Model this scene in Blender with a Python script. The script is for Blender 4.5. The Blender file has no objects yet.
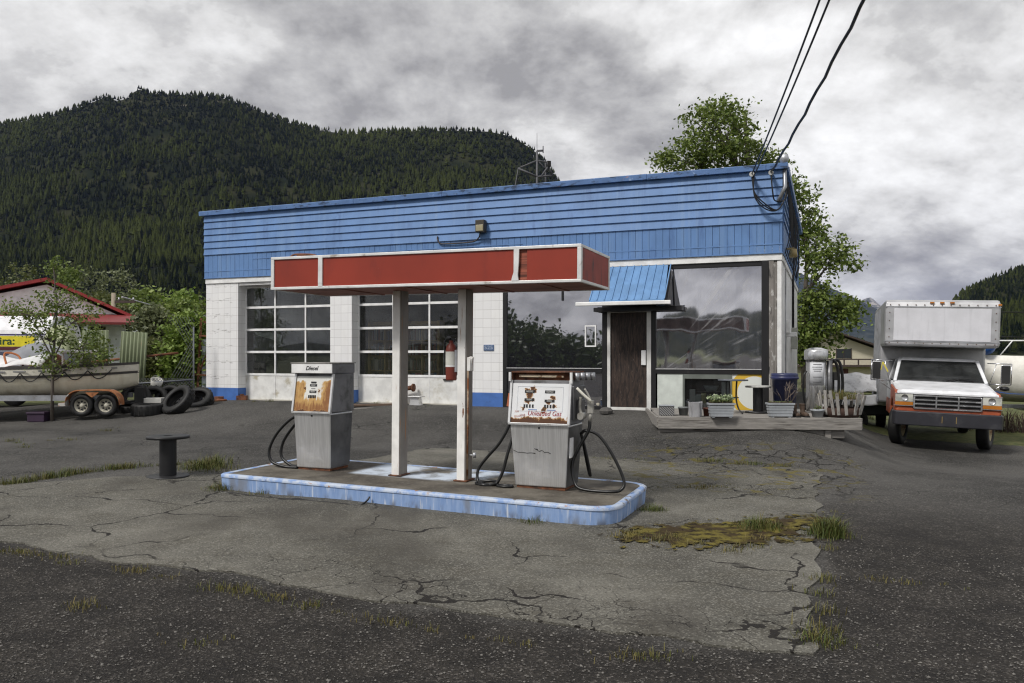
import bpy, bmesh, math, random
import numpy as np
from mathutils import Vector, Matrix, Euler
R = math.radians
random.seed(7)
rng = np.random.default_rng(11)
SC = bpy.context.scene
COL = SC.collection

# ------------------------------------------------------------------ frame of the forecourt
ANG = math.atan2(-.3685, .9297)
AX, AY = -8.3, 21.6
E = (.9297, -.3685); NRM = (.3685, .9297)
def F(u, s, z=0.0):
    """u metres along the shop front, s metres out in front of it"""
    return (AX + E[0]*u - NRM[0]*s, AY + E[1]*u - NRM[1]*s, z)
def US(x, y):
    dx, dy = x-AX, y-AY
    return dx*E[0]+dy*E[1], -(dx*NRM[0]+dy*NRM[1])
def at(px, py, Y):
    return ((px-512)/796*Y, Y, 1.7+(355-py)/796*Y)
def sm(t):
    t = np.clip(t, 0, 1)
    return t*t*(3-2*t)
def gz(x, y):
    x = np.asarray(x, float); y = np.asarray(y, float)
    u, s = US(x, y)
    wu = (1-.7*sm((-.5-u)/8))*(1-sm((u-14.9)/2.6))
    z = .5*sm((5.2-s)/5.2)*wu
    z = z + np.clip(.018*(13.64-u), 0, .12)*sm((s-3)/3)
    z = z - (.29*sm((u-15)/2)+.03*np.clip(u-17, 0, 3))*sm((6-s)/6)
    far = sm((np.hypot(x, y-10)-30)/60)
    z = z*(1-far) - 1.3*sm((u-15)/3)*sm((-6-s)/25)*(1-sm((u-45)/60))
    bump = .012*np.sin(x*1.3+.7*y)*np.sin(y*1.1-.4*x)+.008*np.sin(2.9*x+1)*np.sin(2.3*y)
    return z + bump*(1-far)
def gzf(x, y): return float(gz(x, y))

# ------------------------------------------------------------------ mesh builder
class MB:
    def __init__(s): s.v = []; s.f = []; s.sm = []
    def add(s, vs, fs, smooth=False):
        o = len(s.v); s.v += [tuple(p) for p in vs]
        for f in fs: s.f.append(tuple(i+o for i in f)); s.sm.append(smooth)
        return s
    def box(s, x0, x1, y0, y1, z0, z1):
        vs = [(x0,y0,z0),(x1,y0,z0),(x1,y1,z0),(x0,y1,z0),(x0,y0,z1),(x1,y0,z1),(x1,y1,z1),(x0,y1,z1)]
        return s.add(vs, [(0,3,2,1),(4,5,6,7),(0,1,5,4),(1,2,6,5),(2,3,7,6),(3,0,4,7)])
    def hexa(s, vs):
        """eight corners: bottom ring then top ring, counter-clockwise from above"""
        return s.add(vs, [(0,3,2,1),(4,5,6,7),(0,1,5,4),(1,2,6,5),(2,3,7,6),(3,0,4,7)])
    def obox(s, c, size, rot=(0,0,0)):
        m = Euler(rot).to_matrix(); a, b, d = [k/2 for k in size]
        vs = [Vector(c)+m@Vector(p) for p in [(-a,-b,-d),(a,-b,-d),(a,b,-d),(-a,b,-d),(-a,-b,d),(a,-b,d),(a,b,d),(-a,b,d)]]
        return s.hexa(vs)
    def beam(s, p, q, w, h, up=(0,0,1)):
        p, q = Vector(p), Vector(q); d = (q-p).normalized(); up = Vector(up)
        if abs(d.dot(up)) > .98: up = Vector((0,1,0))
        a = d.cross(up).normalized()*w/2; b = a.cross(d).normalized()*h/2
        return s.hexa([p-a-b, p+a-b, q+a-b, q-a-b, p-a+b, p+a+b, q+a+b, q-a+b])
    def tube(s, pts, r, n=8, smooth=True, cap=True):
        pts = [Vector(p) for p in pts]; k = len(pts)
        rs = r if isinstance(r, (list, tuple)) else [r]*k
        vs = []; prev = None
        for i, p in enumerate(pts):
            d = (pts[min(i+1, k-1)]-pts[max(i-1, 0)])
            d = d.normalized() if d.length > 1e-9 else Vector((0,0,1))
            if prev is None:
                a = d.orthogonal().normalized()
            else:
                a = prev - d*prev.dot(d)
                a = a.normalized() if a.length > 1e-6 else d.orthogonal().normalized()
            prev = a; b = d.cross(a)
            for j in range(n):
                t = 2*math.pi*j/n
                vs.append(p+(a*math.cos(t)+b*math.sin(t))*rs[i])
        fs = [(i*n+j, i*n+(j+1) % n, (i+1)*n+(j+1) % n, (i+1)*n+j) for i in range(k-1) for j in range(n)]
        s.add(vs, fs, smooth)
        if cap:
            o = len(s.v)-len(vs)
            s.f.append(tuple(o+j for j in reversed(range(n)))); s.sm.append(False)
            s.f.append(tuple(o+(k-1)*n+j for j in range(n))); s.sm.append(False)
        return s
    def cyl(s, p, q, r0, r1=None, n=20, smooth=True):
        return s.tube([p, q], [r0, r0 if r1 is None else r1], n, smooth)
    def lathe(s, prof, c=(0,0,0), n=28, axis='z', smooth=True, closed=False):
        vs = []
        for (r, h) in prof:
            for j in range(n):
                t = 2*math.pi*j/n; a, b = r*math.cos(t), r*math.sin(t)
                p = (a, b, h) if axis == 'z' else ((h, a, b) if axis == 'x' else (b, h, a))
                vs.append((c[0]+p[0], c[1]+p[1], c[2]+p[2]))
        k = len(prof); rings = k if closed else k-1
        fs = [(i*n+j, i*n+(j+1) % n, ((i+1) % k)*n+(j+1) % n, ((i+1) % k)*n+j) for i in range(rings) for j in range(n)]
        return s.add(vs, fs, smooth)
    def prism(s, poly, a0, a1, axis='y', smooth=False):
        """2-D outline pushed along an axis: y -> outline is (x,z); x -> (y,z); z -> (x,y)"""
        def P(p, a): return (p[0], a, p[1]) if axis == 'y' else ((a, p[0], p[1]) if axis == 'x' else (p[0], p[1], a))
        n = len(poly); vs = [P(p, a0) for p in poly]+[P(p, a1) for p in poly]
        s.add(vs, [(i, (i+1) % n, n+(i+1) % n, n+i) for i in range(n)], smooth)
        o = len(s.v)-2*n
        s.f += [tuple(o+i for i in reversed(range(n))), tuple(o+n+i for i in range(n))]; s.sm += [False, False]
        return s
    def grid(s, fn, nu, nv, smooth=True):
        vs = [fn(i/nu, j/nv) for j in range(nv+1) for i in range(nu+1)]
        fs = [(j*(nu+1)+i, j*(nu+1)+i+1, (j+1)*(nu+1)+i+1, (j+1)*(nu+1)+i) for j in range(nv) for i in range(nu)]
        return s.add(vs, fs, smooth)
    def build(s, name, mat, parent=None, bevel=0, loc=None, rot=None, recalc=True, solid=0, label=None):
        me = bpy.data.meshes.new(name); me.from_pydata(s.v, [], s.f)
        me.polygons.foreach_set('use_smooth', s.sm)
        if recalc:
            bm = bmesh.new(); bm.from_mesh(me); bmesh.ops.recalc_face_normals(bm, faces=bm.faces); bm.to_mesh(me); bm.free()
        me.update(); me.materials.append(mat)
        o = bpy.data.objects.new(name, me); COL.objects.link(o)
        if parent: o.parent = parent
        if loc: o.location = loc
        if rot: o.rotation_euler = rot
        if solid:
            m = o.modifiers.new('solid', 'SOLIDIFY'); m.thickness = solid; m.offset = 0
        if bevel:
            m = o.modifiers.new('bevel', 'BEVEL'); m.width = bevel; m.segments = 2; m.limit_method = 'ANGLE'; m.angle_limit = R(40)
        if label: o['label'] = label
        return o
def np_mesh(name, verts, faces, mat, parent=None, smooth=False, attr=None):
    """faces: (n,k) array; attr: per-face value stored as 'tint'"""
    me = bpy.data.meshes.new(name); nf, k = faces.shape
    me.vertices.add(len(verts)); me.vertices.foreach_set('co', np.ascontiguousarray(verts, dtype=np.float32).ravel())
    me.loops.add(nf*k); me.loops.foreach_set('vertex_index', np.ascontiguousarray(faces, dtype=np.int32).ravel())
    me.polygons.add(nf); me.polygons.foreach_set('loop_start', np.arange(0, nf*k, k, dtype=np.int32))
    me.polygons.foreach_set('loop_total', np.full(nf, k, dtype=np.int32))
    me.polygons.foreach_set('use_smooth', np.full(nf, smooth, dtype=bool))
    me.update(calc_edges=True)
    if attr is not None:
        a = me.attributes.new('tint', 'FLOAT', 'FACE'); a.data.foreach_set('value', np.asarray(attr, dtype=np.float32))
    me.materials.append(mat)
    o = bpy.data.objects.new(name, me); COL.objects.link(o)
    if parent: o.parent = parent
    return o
def tag(o, label, cat, group=None):
    o['label'] = label; o['category'] = cat
    if group: o['group'] = group
    return o
def structure(o): o['kind'] = 'structure'; return o
def stuff(o, label, cat): o['kind'] = 'stuff'; o['label'] = label; o['category'] = cat; return o
def thing(name, label, cat, loc=(0,0,0), rz=0, group=None, rot=None):
    o = bpy.data.objects.new(name, None); COL.objects.link(o)
    o.location = loc; o.rotation_euler = rot if rot else (0, 0, rz); o.empty_display_size = .2
    return tag(o, label, cat, group)
def copy_tree(o, parent=None):
    c = o.copy(); COL.objects.link(c); c.parent = parent
    for ch in list(o.children): copy_tree(ch, c)
    return c
def text(body, size, mat, parent, loc, rot=(R(90),0,0), shear=0, name='lettering', align='CENTER', sx=1, thick=.0012, offset=0):
    cu = bpy.data.curves.new('text', 'FONT'); cu.body = body; cu.size = size; cu.shear = shear
    cu.align_x = align; cu.align_y = 'CENTER'; cu.extrude = thick; cu.resolution_u = 3; cu.offset = offset
    t = bpy.data.objects.new('text', cu); COL.objects.link(t)
    me = bpy.data.meshes.new_from_object(t.evaluated_get(bpy.context.evaluated_depsgraph_get()))
    bpy.data.objects.remove(t); bpy.data.curves.remove(cu)
    me.materials.clear(); me.materials.append(mat)
    o = bpy.data.objects.new(name, me); COL.objects.link(o); o.parent = parent
    o.location = loc; o.rotation_euler = rot; o.scale = (sx, 1, 1)
    return o
def curve_pts(ctrl, n=40):
    """Catmull-Rom through the control points"""
    P = [Vector(p) for p in ctrl]; P = [2*P[0]-P[1]]+P+[2*P[-1]-P[-2]]
    out = []; m = len(P)-3; per = max(2, n//m)
    for i in range(m):
        a, b, c, d = P[i:i+4]
        for j in range(per):
            t = j/per
            out.append(.5*((2*b)+(c-a)*t+(2*a-5*b+4*c-d)*t*t+(3*b-a-3*c+d)*t**3))
    out.append(P[-2]); return out

# ------------------------------------------------------------------ materials
class NT:
    def __init__(s, name):
        s.m = bpy.data.materials.new(name); s.m.use_nodes = True; s.t = s.m.node_tree; s.t.nodes.clear()
        s.out = s.t.nodes.new('ShaderNodeOutputMaterial')
    def n(s, typ, **kw):
        nd = s.t.nodes.new('ShaderNode'+typ)
        for k, v in kw.items(): setattr(nd, k, v)
        return nd
    def put(s, sock, v):
        if v is None: return
        if hasattr(v, 'is_output'): s.t.links.new(v, sock)
        elif isinstance(v, (tuple, list)) and len(v) == 3 and sock.type == 'RGBA': sock.default_value = (*v, 1)
        else: sock.default_value = v
    def math(s, op, a, b=None, c=None, clamp=False):
        nd = s.n('Math', operation=op, use_clamp=clamp)
        for i, v in enumerate((a, b, c)): s.put(nd.inputs[i], v)
        return nd.outputs[0]
    def mix(s, f, a, b, blend='MIX'):
        nd = s.n('MixRGB', blend_type=blend); s.put(nd.inputs[0], f); s.put(nd.inputs[1], a); s.put(nd.inputs[2], b)
        return nd.outputs[0]
    def ramp(s, v, lo, hi, a=0, b=1, smooth=True):
        nd = s.n('MapRange', interpolation_type='SMOOTHSTEP' if smooth else 'LINEAR', clamp=True)
        for i, x in enumerate((v, lo, hi, a, b)): s.put(nd.inputs[i], x)
        return nd.outputs[0]
    def obj(s, scale=(1,1,1), off=(0,0,0), rot=(0,0,0), kind='Object'):
        co = s.n('TexCoord').outputs[kind] if kind != 'World' else s.n('NewGeometry').outputs['Position']
        mp = s.n('Mapping'); mp.inputs['Scale'].default_value = scale; mp.inputs['Location'].default_value = off
        mp.inputs['Rotation'].default_value = rot; s.t.links.new(co, mp.inputs[0]); return mp.outputs[0]
    def noise(s, vec, scale, detail=4, rough=.55, dist=0):
        nd = s.n('TexNoise'); s.put(nd.inputs['Vector'], vec); nd.inputs['Scale'].default_value = scale
        nd.inputs['Detail'].default_value = detail; nd.inputs['Roughness'].default_value = rough; nd.inputs['Distortion'].default_value = dist
        return nd.outputs['Fac']
    def vor(s, vec, scale, feature='F1', out='Distance', rnd=1):
        nd = s.n('TexVoronoi', feature=feature); s.put(nd.inputs['Vector'], vec); nd.inputs['Scale'].default_value = scale
        nd.inputs['Randomness'].default_value = rnd
        return nd.outputs[out]
    def sep(s, vec):
        nd = s.n('SeparateXYZ'); s.put(nd.inputs[0], vec); return nd.outputs
    def comb(s, x, y, z):
        nd = s.n('CombineXYZ')
        for i, v in enumerate((x, y, z)): s.put(nd.inputs[i], v)
        return nd.outputs[0]
    def attr(s, name):
        return s.n('Attribute', attribute_name=name).outputs['Fac']
    def bump(s, h, strength=.3, dist=.01):
        nd = s.n('Bump'); nd.inputs['Strength'].default_value = strength; nd.inputs['Distance'].default_value = dist
        s.put(nd.inputs['Height'], h); return nd.outputs[0]
    def bsdf(s, col, rough=.6, metal=0, normal=None, spec=.5, **kw):
        nd = s.n('BsdfPrincipled'); s.put(nd.inputs['Base Color'], col); s.put(nd.inputs['Roughness'], rough)
        s.put(nd.inputs['Metallic'], metal); s.put(nd.inputs['Specular IOR Level'], spec)
        if normal is not None: s.put(nd.inputs['Normal'], normal)
        for k, v in kw.items(): s.put(nd.inputs[k.replace('_', ' ')], v)
        s.t.links.new(nd.outputs[0], s.out.inputs[0]); return nd
RUST = (.17, .062, .022); RUSTL = (.36, .17, .06); GRIME = (.12, .105, .085)
def mat(name, base, rough=.6, metal=0, var=.12, scale=4, layers=(), bump=0, bscale=60, spec=.4, kind='Object', stretch=(1,1,1)):
    """base colour with soft variation, then layers of (colour, noise scale, lo, hi, stretch[, roughness])"""
    t = NT(name); v0 = t.obj(stretch, kind=kind)
    nz = t.noise(v0, scale, 5)
    col = t.mix(t.ramp(nz, .3, .7), tuple(c*(1-var) for c in base), tuple(min(1, c*(1+var)) for c in base))
    rg = rough; mt = metal
    for i, L in enumerate(layers):
        v = t.obj(L[4] if len(L) > 4 else (1,1,1), (3.7*i+1.3, 2.1*i, 5.9*i), kind=kind)
        f = t.ramp(t.noise(v, L[1], 6, .62), L[2], L[3])
        col = t.mix(f, col, L[0])
        if len(L) > 5:
            rg = t.math('ADD', t.math('MULTIPLY', f, L[5]), t.math('MULTIPLY', t.math('SUBTRACT', 1, f), rg))
            if metal: mt = t.math('MULTIPLY', t.math('SUBTRACT', 1, f), mt)
    nr = t.bump(t.noise(t.obj(kind=kind), bscale, 5), bump, .01) if bump else None
    t.bsdf(col, rg, mt, nr, spec); return t.m
STRK = (6, 6, .5)
WHITE = mat('weathered white paint', (.74,.74,.73), .55, layers=[((.5,.47,.42), 2.2, .56, .82, STRK), (GRIME, 7, .68, .8)], bump=.08)
WHITE2 = mat('clean white paint', (.78,.78,.77), .45, layers=[((.55,.52,.48), 3, .6, .9, STRK)])
BLUE = mat('blue cladding paint', (.115,.225,.45), .5, var=.1, scale=1.6, layers=[((.075,.15,.33), 3, .5, .78, (2,2,.4)), ((.14,.25,.46), 1.0, .5, .66, (6.8,1,.15)), ((.24,.34,.52), 9, .66, .8, (1,1,2)), (RUST, 14, .735, .77)], bump=.06, bscale=30)
BLUECAP = mat('blue cap flashing', (.105,.195,.40), .5, layers=[((.04,.065,.12), 3.5, .52, .64, (1,1,3)), ((.42,.25,.25), 2.6, .64, .7, (1,1,3)), ((.34,.46,.68), 6, .62, .75)], bump=.15, bscale=12)
BLUEBAND = mat('blue base band', (.06,.15,.42), .55, layers=[((.05,.09,.2), 6, .6, .8)])
BLACK = mat('black painted frame', (.012,.012,.013), .45, layers=[((.06,.055,.05), 8, .6, .8, STRK)])
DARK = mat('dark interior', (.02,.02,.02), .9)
RUBBER = mat('black rubber', (.008,.008,.008), .6, layers=[((.028,.027,.025), 6, .5, .8)], bump=.1)
HOSE = mat('black hose rubber', (.008,.008,.008), .35, layers=[((.03,.03,.03), 14, .55, .8)])
STEEL = mat('brushed steel', (.70,.70,.70), .30, .75, var=.1, scale=2, stretch=(30,30,.5), layers=[((.42,.41,.40), 2.2, .52, .85, (1.5,1.5,1), .5), ((.70,.70,.70), 1.7, .55, .85, (1,1,1), .42)], bump=.05, bscale=8)
DSTEEL = mat('dull dark steel', (.15,.15,.155), .42, .7, var=.2, layers=[((.05,.05,.05), 3, .5, .75, (1,1,1), .6)])
ALU = mat('pale aluminium trim', (.66,.66,.66), .4, .6, layers=[((.35,.33,.3), 6, .58, .75), (RUST, 10, .72, .76)])
GALV = mat('galvanised steel', (.42,.43,.45), .45, .75, var=.2, layers=[((.25,.24,.23), 5, .55, .75)])
RUSTY = mat('rusted iron', (.15,.06,.03), .85, var=.4, scale=9, layers=[((.04,.025,.02), 7, .5, .7), (RUSTL, 12, .62, .75)], bump=.25)
REDPANEL = mat('faded red sign panel', (.265,.031,.015), .5, var=.12, scale=1.2, layers=[((.155,.022,.016), 3, .55, .8, (1,1,.3)), ((.5,.3,.25), 26, .755, .775)])
REDDIRT = mat('stained red sign panel', (.27,.034,.02), .55, layers=[((.04,.02,.017), 3.0, .52, .68, (1,2,.6))])
SOFFIT = mat('canopy soffit', (.30,.13,.10), .7, layers=[((.16,.07,.05), 2.5, .45, .7)])
TRIM = mat('white metal sign trim', (.70,.70,.69), .45, .2, layers=[((.38,.35,.31), 5, .58, .7), (RUST, 12, .71, .76)])
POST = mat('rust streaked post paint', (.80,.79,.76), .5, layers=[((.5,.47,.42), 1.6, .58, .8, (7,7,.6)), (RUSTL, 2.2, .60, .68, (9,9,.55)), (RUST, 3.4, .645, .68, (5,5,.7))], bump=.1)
POSTSIDE = mat('shade darkened rusty post paint', (.23,.21,.19), .6, layers=[((.2,.18,.16), 2, .45, .72, (7,7,.6)), (RUSTL, 2.4, .6, .68, (9,9,.5)), (RUST, 4, .65, .69, (4,4,.8))], bump=.1)  # base darkened to paint in the post's shaded side; rust streaks are real
WOODGREY = mat('weathered grey timber', (.25,.235,.215), .85, var=.25, scale=5, stretch=(.6,6,6), layers=[((.1,.09,.08), 4, .5, .7, (.5,7,7)), ((.36,.34,.31), 6, .6, .8, (.4,5,5))], bump=.4, bscale=16)
GREYPLASTIC = mat('grey plastic', (.32,.34,.36), .5, layers=[((.2,.2,.2), 7, .55, .8)])
SOIL = mat('soil', (.05,.035,.025), .95, bump=.5)
CREAM = mat('cream paint', (.60,.55,.42), .6)
TERRA = mat('brown clay', (.16,.06,.04), .7)
ORANGE = mat('orange rust paint', (.42,.13,.06), .55, layers=[((.22,.07,.04), 5, .5, .7)])
INK = mat('black ink', (.015,.015,.015), .6)
REDINK = mat('red ink', (.30,.02,.03), .6)
WHITEINK = mat('white ink', (.8,.8,.8), .6)
def glass_mat(name, tint=(.9,.92,.92), ior=1.5, rough=.02, bump=None, boost=1.0, veil=.0, veilcol=(.5,.5,.5)):
    t = NT(name); nr = None
    if bump: nr = bump(t)
    fr = t.n('Fresnel'); fr.inputs['IOR'].default_value = ior
    if nr is not None: t.put(fr.inputs['Normal'], nr)
    g = t.n('BsdfGlossy'); g.inputs['Roughness'].default_value = rough
    if nr is not None: t.put(g.inputs['Normal'], nr)
    tr = t.n('BsdfTransparent'); tr.inputs['Color'].default_value = (*tint, 1)
    base = tr.outputs[0]
    if veil:
        d = t.n('BsdfDiffuse'); d.inputs['Color'].default_value = (*veilcol, 1)
        mx = t.n('MixShader'); t.put(mx.inputs[0], t.ramp(t.noise(t.obj(), 3, 6), .35, .8, veil*.3, veil))
        t.put(mx.inputs[1], base); t.put(mx.inputs[2], d.outputs[0]); base = mx.outputs[0]
    mx = t.n('MixShader'); t.put(mx.inputs[0], t.math('MULTIPLY', fr.outputs[0], boost, clamp=True))
    t.put(mx.inputs[1], base); t.put(mx.inputs[2], g.outputs[0]); t.t.links.new(mx.outputs[0], t.out.inputs[0])
    return t.m
GLASS = glass_mat('window glass', (.86,.88,.88), veil=.03)

# ------------------------------------------------------------------ camera, light, sky
cam = bpy.data.cameras.new('camera'); cam.sensor_width = 36; cam.lens = 796/1024*36; cam.shift_y = 13.5/1024
cam.clip_start = .1; cam.clip_end = 40000
co = bpy.data.objects.new('camera', cam); COL.objects.link(co); co.location = (0, 0, 1.7); co.rotation_euler = (R(90), 0, 0)
SC.camera = co
SUN_EL, SUN_AZ = R(48), R(228)          # azimuth clockwise from +Y: behind and left of the camera
sun = bpy.data.lights.new('sun', 'SUN'); sun.energy = 1.5; sun.angle = R(10); sun.color = (1, .965, .92)
so = bpy.data.objects.new('sun', sun); COL.objects.link(so)
sd = Vector((math.sin(SUN_AZ)*math.cos(SUN_EL), math.cos(SUN_AZ)*math.cos(SUN_EL), math.sin(SUN_EL)))
so.rotation_euler = (-sd).to_track_quat('-Z', 'Y').to_euler()
W = bpy.data.worlds.new('World'); SC.world = W; W.use_nodes = True
SKYX, SKYY = 5.3, 1.7
def make_world():
    t = NT.__new__(NT); t.t = W.node_tree; t.t.nodes.clear(); t.out = t.t.nodes.new('ShaderNodeOutputWorld')
    sky = t.n('TexSky', sky_type='NISHITA', sun_disc=False, sun_elevation=SUN_EL, sun_rotation=SUN_AZ)
    b1 = t.n('Background'); b1.inputs['Strength'].default_value = .09; t.put(b1.inputs['Color'], sky.outputs[0])
    d = t.sep(t.n('TexCoord').outputs['Generated'])
    zz = t.math('MAXIMUM', d[2], .0)
    def deck(k):
        inv = t.math('DIVIDE', k, t.math('ADD', zz, .42))
        p = t.comb(t.math('MULTIPLY', d[0], inv), t.math('MULTIPLY', d[1], inv), 0)
        mp = t.n('Mapping'); mp.inputs['Location'].default_value = (SKYX, SKYY, 0); t.put(mp.inputs[0], p); p = mp.outputs[0]
        n1 = t.noise(p, 1.85, 9, .62, .12)
        pf = t.math('ABSOLUTE', t.math('SUBTRACT', t.math('MULTIPLY', t.noise(p, 5.0, 4, .5), 2), 1))
        return t.math('ADD', t.math('MULTIPLY', n1, .86), t.math('MULTIPLY', pf, -.14)), p
    h, p = deck(1.0); h2, _ = deck(.95)
    rel = t.math('SUBTRACT', h, h2)                  # sunlit rims against shaded undersides
    v = t.math('ADD', t.ramp(h, .56, .26, 0, 1, False), t.math('MULTIPLY', rel, 4.0))
    dark, mid, lite = (.19,.188,.19), (.375,.372,.368), (.61,.606,.60)
    c = t.mix(t.ramp(v, .08, .5, 0, 1, False), dark, mid)
    c = t.mix(t.ramp(v, .46, .95, 0, 1, False), c, lite)
    b2 = t.n('Background'); b2.inputs['Strength'].default_value = 1.0; t.put(b2.inputs['Color'], c)
    gap = t.ramp(t.noise(p, 1.6, 6, .5, .3), .66, .74, .03, .45)
    gap = t.math('MULTIPLY', gap, t.ramp(v, .5, .9))
    mx = t.n('MixShader'); t.put(mx.inputs[0], t.math('SUBTRACT', 1, gap)); t.put(mx.inputs[1], b1.outputs[0]); t.put(mx.inputs[2], b2.outputs[0])
    t.t.links.new(mx.outputs[0], t.out.inputs[0])
make_world()
vs = SC.view_settings; SC.display_settings.display_device = 'sRGB'
vs.view_transform = 'Standard'; vs.look = 'None'; vs.exposure = .92; vs.gamma = 1; vs.use_curve_mapping = False
SC.render.engine = 'CYCLES'
SC.cycles.use_denoising = True; SC.cycles.denoiser = "OPENIMAGEDENOISE"; SC.cycles.denoising_input_passes = "RGB_ALBEDO_NORMAL"; SC.cycles.denoising_prefilter = "ACCURATE"; SC.cycles.filter_width = 1.2; SC.cycles.use_adaptive_sampling = False; SC.cycles.sample_clamp_indirect = 4
SC.cycles.max_bounces = 8; SC.cycles.transparent_max_bounces = 12; SC.cycles.volume_bounces = 0
SC.cycles.caustics_reflective = False; SC.cycles.caustics_refractive = False
# ------------------------------------------------------------------ ground
def axis(lo, hi, step, far):
    a = list(np.arange(lo, hi+.001, step)); g = step; x = hi; up = []
    while x < far: g *= 1.35; x += g; up.append(x)
    g = step; x = lo; dn = []
    while x > -far: g *= 1.35; x -= g; dn.append(x)
    return np.array(dn[::-1]+a+up)
gx, gy = axis(-24, 22, .25, 14000), axis(2, 34, .25, 14000)
GX, GY = np.meshgrid(gx, gy); GU, GS = US(GX, GY)
V = np.stack([GX, GY, gz(GX, GY)], -1).reshape(-1, 3)
nx_, ny_ = len(gx), len(gy)
ii, jj = np.meshgrid(np.arange(nx_-1), np.arange(ny_-1))
a0 = (jj*nx_+ii).ravel(); Fq = np.stack([a0, a0+1, a0+nx_+1, a0+nx_], -1)
grassy = np.maximum.reduce([sm((-3.6-GS)/1.0)*sm((GU-15.5)/.5), sm((-.6-GU)/1.2)*sm((.9-GS)/1.0), sm((-10-GS)/1), sm((GU-27)/2), sm((-14-GU)/3)])
t = NT('asphalt ground'); w = t.obj(kind='World'); wf = t.obj((1,1,1), (-AX, -AY, 0), kind='World')
rot = t.n('VectorRotate', rotation_type='Z_AXIS'); t.put(rot.inputs['Vector'], wf); rot.inputs['Angle'].default_value = -ANG
fr = t.sep(rot.outputs[0]); U, Sx = fr[0], t.math('MULTIPLY', fr[1], -1)
wob = t.math('MULTIPLY', t.math('SUBTRACT', t.noise(w, 1.4, 5), .5), .9)
Sw = t.math('ADD', Sx, wob); Uw = t.math('ADD', U, wob)
big = t.noise(w, .35, 5); midn = t.noise(w, 2.2, 6, .6)
fore = t.math('MAXIMUM', t.ramp(Sw, 12.1, 12.5), t.math('MULTIPLY', t.ramp(Uw, 15.5, 15.8), t.ramp(Sw, 5.5, 9)))
stone = t.n('TexVoronoi'); t.put(stone.inputs['Vector'], w); stone.inputs['Scale'].default_value = 78
sc_ = t.sep(stone.outputs['Color'])
stone2 = t.vor(w, 150)
speck = t.ramp(sc_[0], .72, .98)
c_mid = t.mix(t.ramp(big, .35, .65), (.028,.0265,.024), (.078,.074,.068))
c_mid = t.mix(t.ramp(midn, .45, .75, 0, .55), c_mid, (.085,.081,.076))
c_mid = t.mix(t.math('MULTIPLY', speck, .6), c_mid, (.19,.185,.17)); c_mid = t.mix(t.ramp(sc_[1], .70, .95, 0, .6), c_mid, (.014,.013,.012))
c_fore = t.mix(t.ramp(midn, .35, .7), (.015,.013,.011), (.033,.029,.024))
c_fore = t.mix(t.math('MULTIPLY', speck, t.ramp(midn, .35, .65, .22, .6)), c_fore, (.17,.155,.14))
c_fore = t.mix(t.ramp(sc_[1], .6, .95, 0, .7), c_fore, (.006,.005,.005))
c_fore = t.mix(t.ramp(t.noise(w, 1.1, 7, .65), .62, .74, 0, .5), c_fore, (.10,.085,.06))
c = t.mix(fore, c_mid, c_fore)
# tyre-worn wet stain tracks and oil
oil = t.ramp(t.noise(t.obj((1,.45,1), (4,2,0), kind='World'), .9, 5), .56, .72)
c = t.mix(t.math('MULTIPLY', oil, .55), c, (.03,.029,.028))
# cracks
cw = t.n('VectorMath', operation='ADD'); nv = t.n('TexNoise'); t.put(nv.inputs['Vector'], w); nv.inputs['Scale'].default_value = 1.7; nv.inputs['Detail'].default_value = 5
sc2 = t.n('VectorMath', operation='SCALE'); t.put(sc2.inputs[0], nv.outputs['Color']); sc2.inputs['Scale'].default_value = .55
t.put(cw.inputs[0], w); t.put(cw.inputs[1], sc2.outputs[0])
crk = t.vor(cw.outputs[0], 1.3, 'DISTANCE_TO_EDGE')
crm = t.math('MULTIPLY', t.ramp(crk, .004, .014, 1, 0), t.ramp(t.noise(w, .5, 3), .5, .6))
allig = t.math('MULTIPLY', t.math('MULTIPLY', t.ramp(U, 12.4, 13.2), t.ramp(U, 16.4, 15.8)), t.math('MULTIPLY', t.ramp(Sx, 2.6, 3.4), t.ramp(Sx, 7.2, 6.4)))
crk2 = t.vor(cw.outputs[0], 2.6, 'DISTANCE_TO_EDGE')
crm = t.math('MAXIMUM', crm, t.math('MULTIPLY', t.ramp(crk2, .01, .045, 1, 0), allig))
crm = t.math('MULTIPLY', crm, t.math('SUBTRACT', 1, fore))
c = t.mix(crm, c, (.012,.011,.009))
mossy = t.math('MULTIPLY', t.ramp(crk2, .03, .10, 1, 0), t.math('MULTIPLY', allig, t.ramp(midn, .5, .6)))
c = t.mix(mossy, c, (.10,.085,.022))
g = t.math('GREATER_THAN', t.math('ADD', t.attr('tint_v'), t.math('MULTIPLY', t.math('SUBTRACT', t.noise(w, 3, 6), .5), .8)), .5)
gcol = t.mix(t.ramp(t.noise(w, 6, 6), .35, .65), (.055,.075,.02), (.12,.12,.045))
c = t.mix(g, c, gcol)
hb = t.math('ADD', t.math('MULTIPLY', stone.outputs['Distance'], t.math('ADD', t.math('MULTIPLY', fore, 1.1), .35)), t.math('MULTIPLY', stone2, .25))
hb = t.math('SUBTRACT', hb, t.math('MULTIPLY', crm, 1.5))
t.bsdf(c, .88, 0, t.bump(hb, .75, .012), .3)
GROUND = np_mesh('ground', V, Fq, t.m, smooth=True)
at_ = GROUND.data.attributes.new('tint_v', 'FLOAT', 'POINT'); at_.data.foreach_set('value', grassy.ravel().astype(np.float32))
structure(GROUND)

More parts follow.
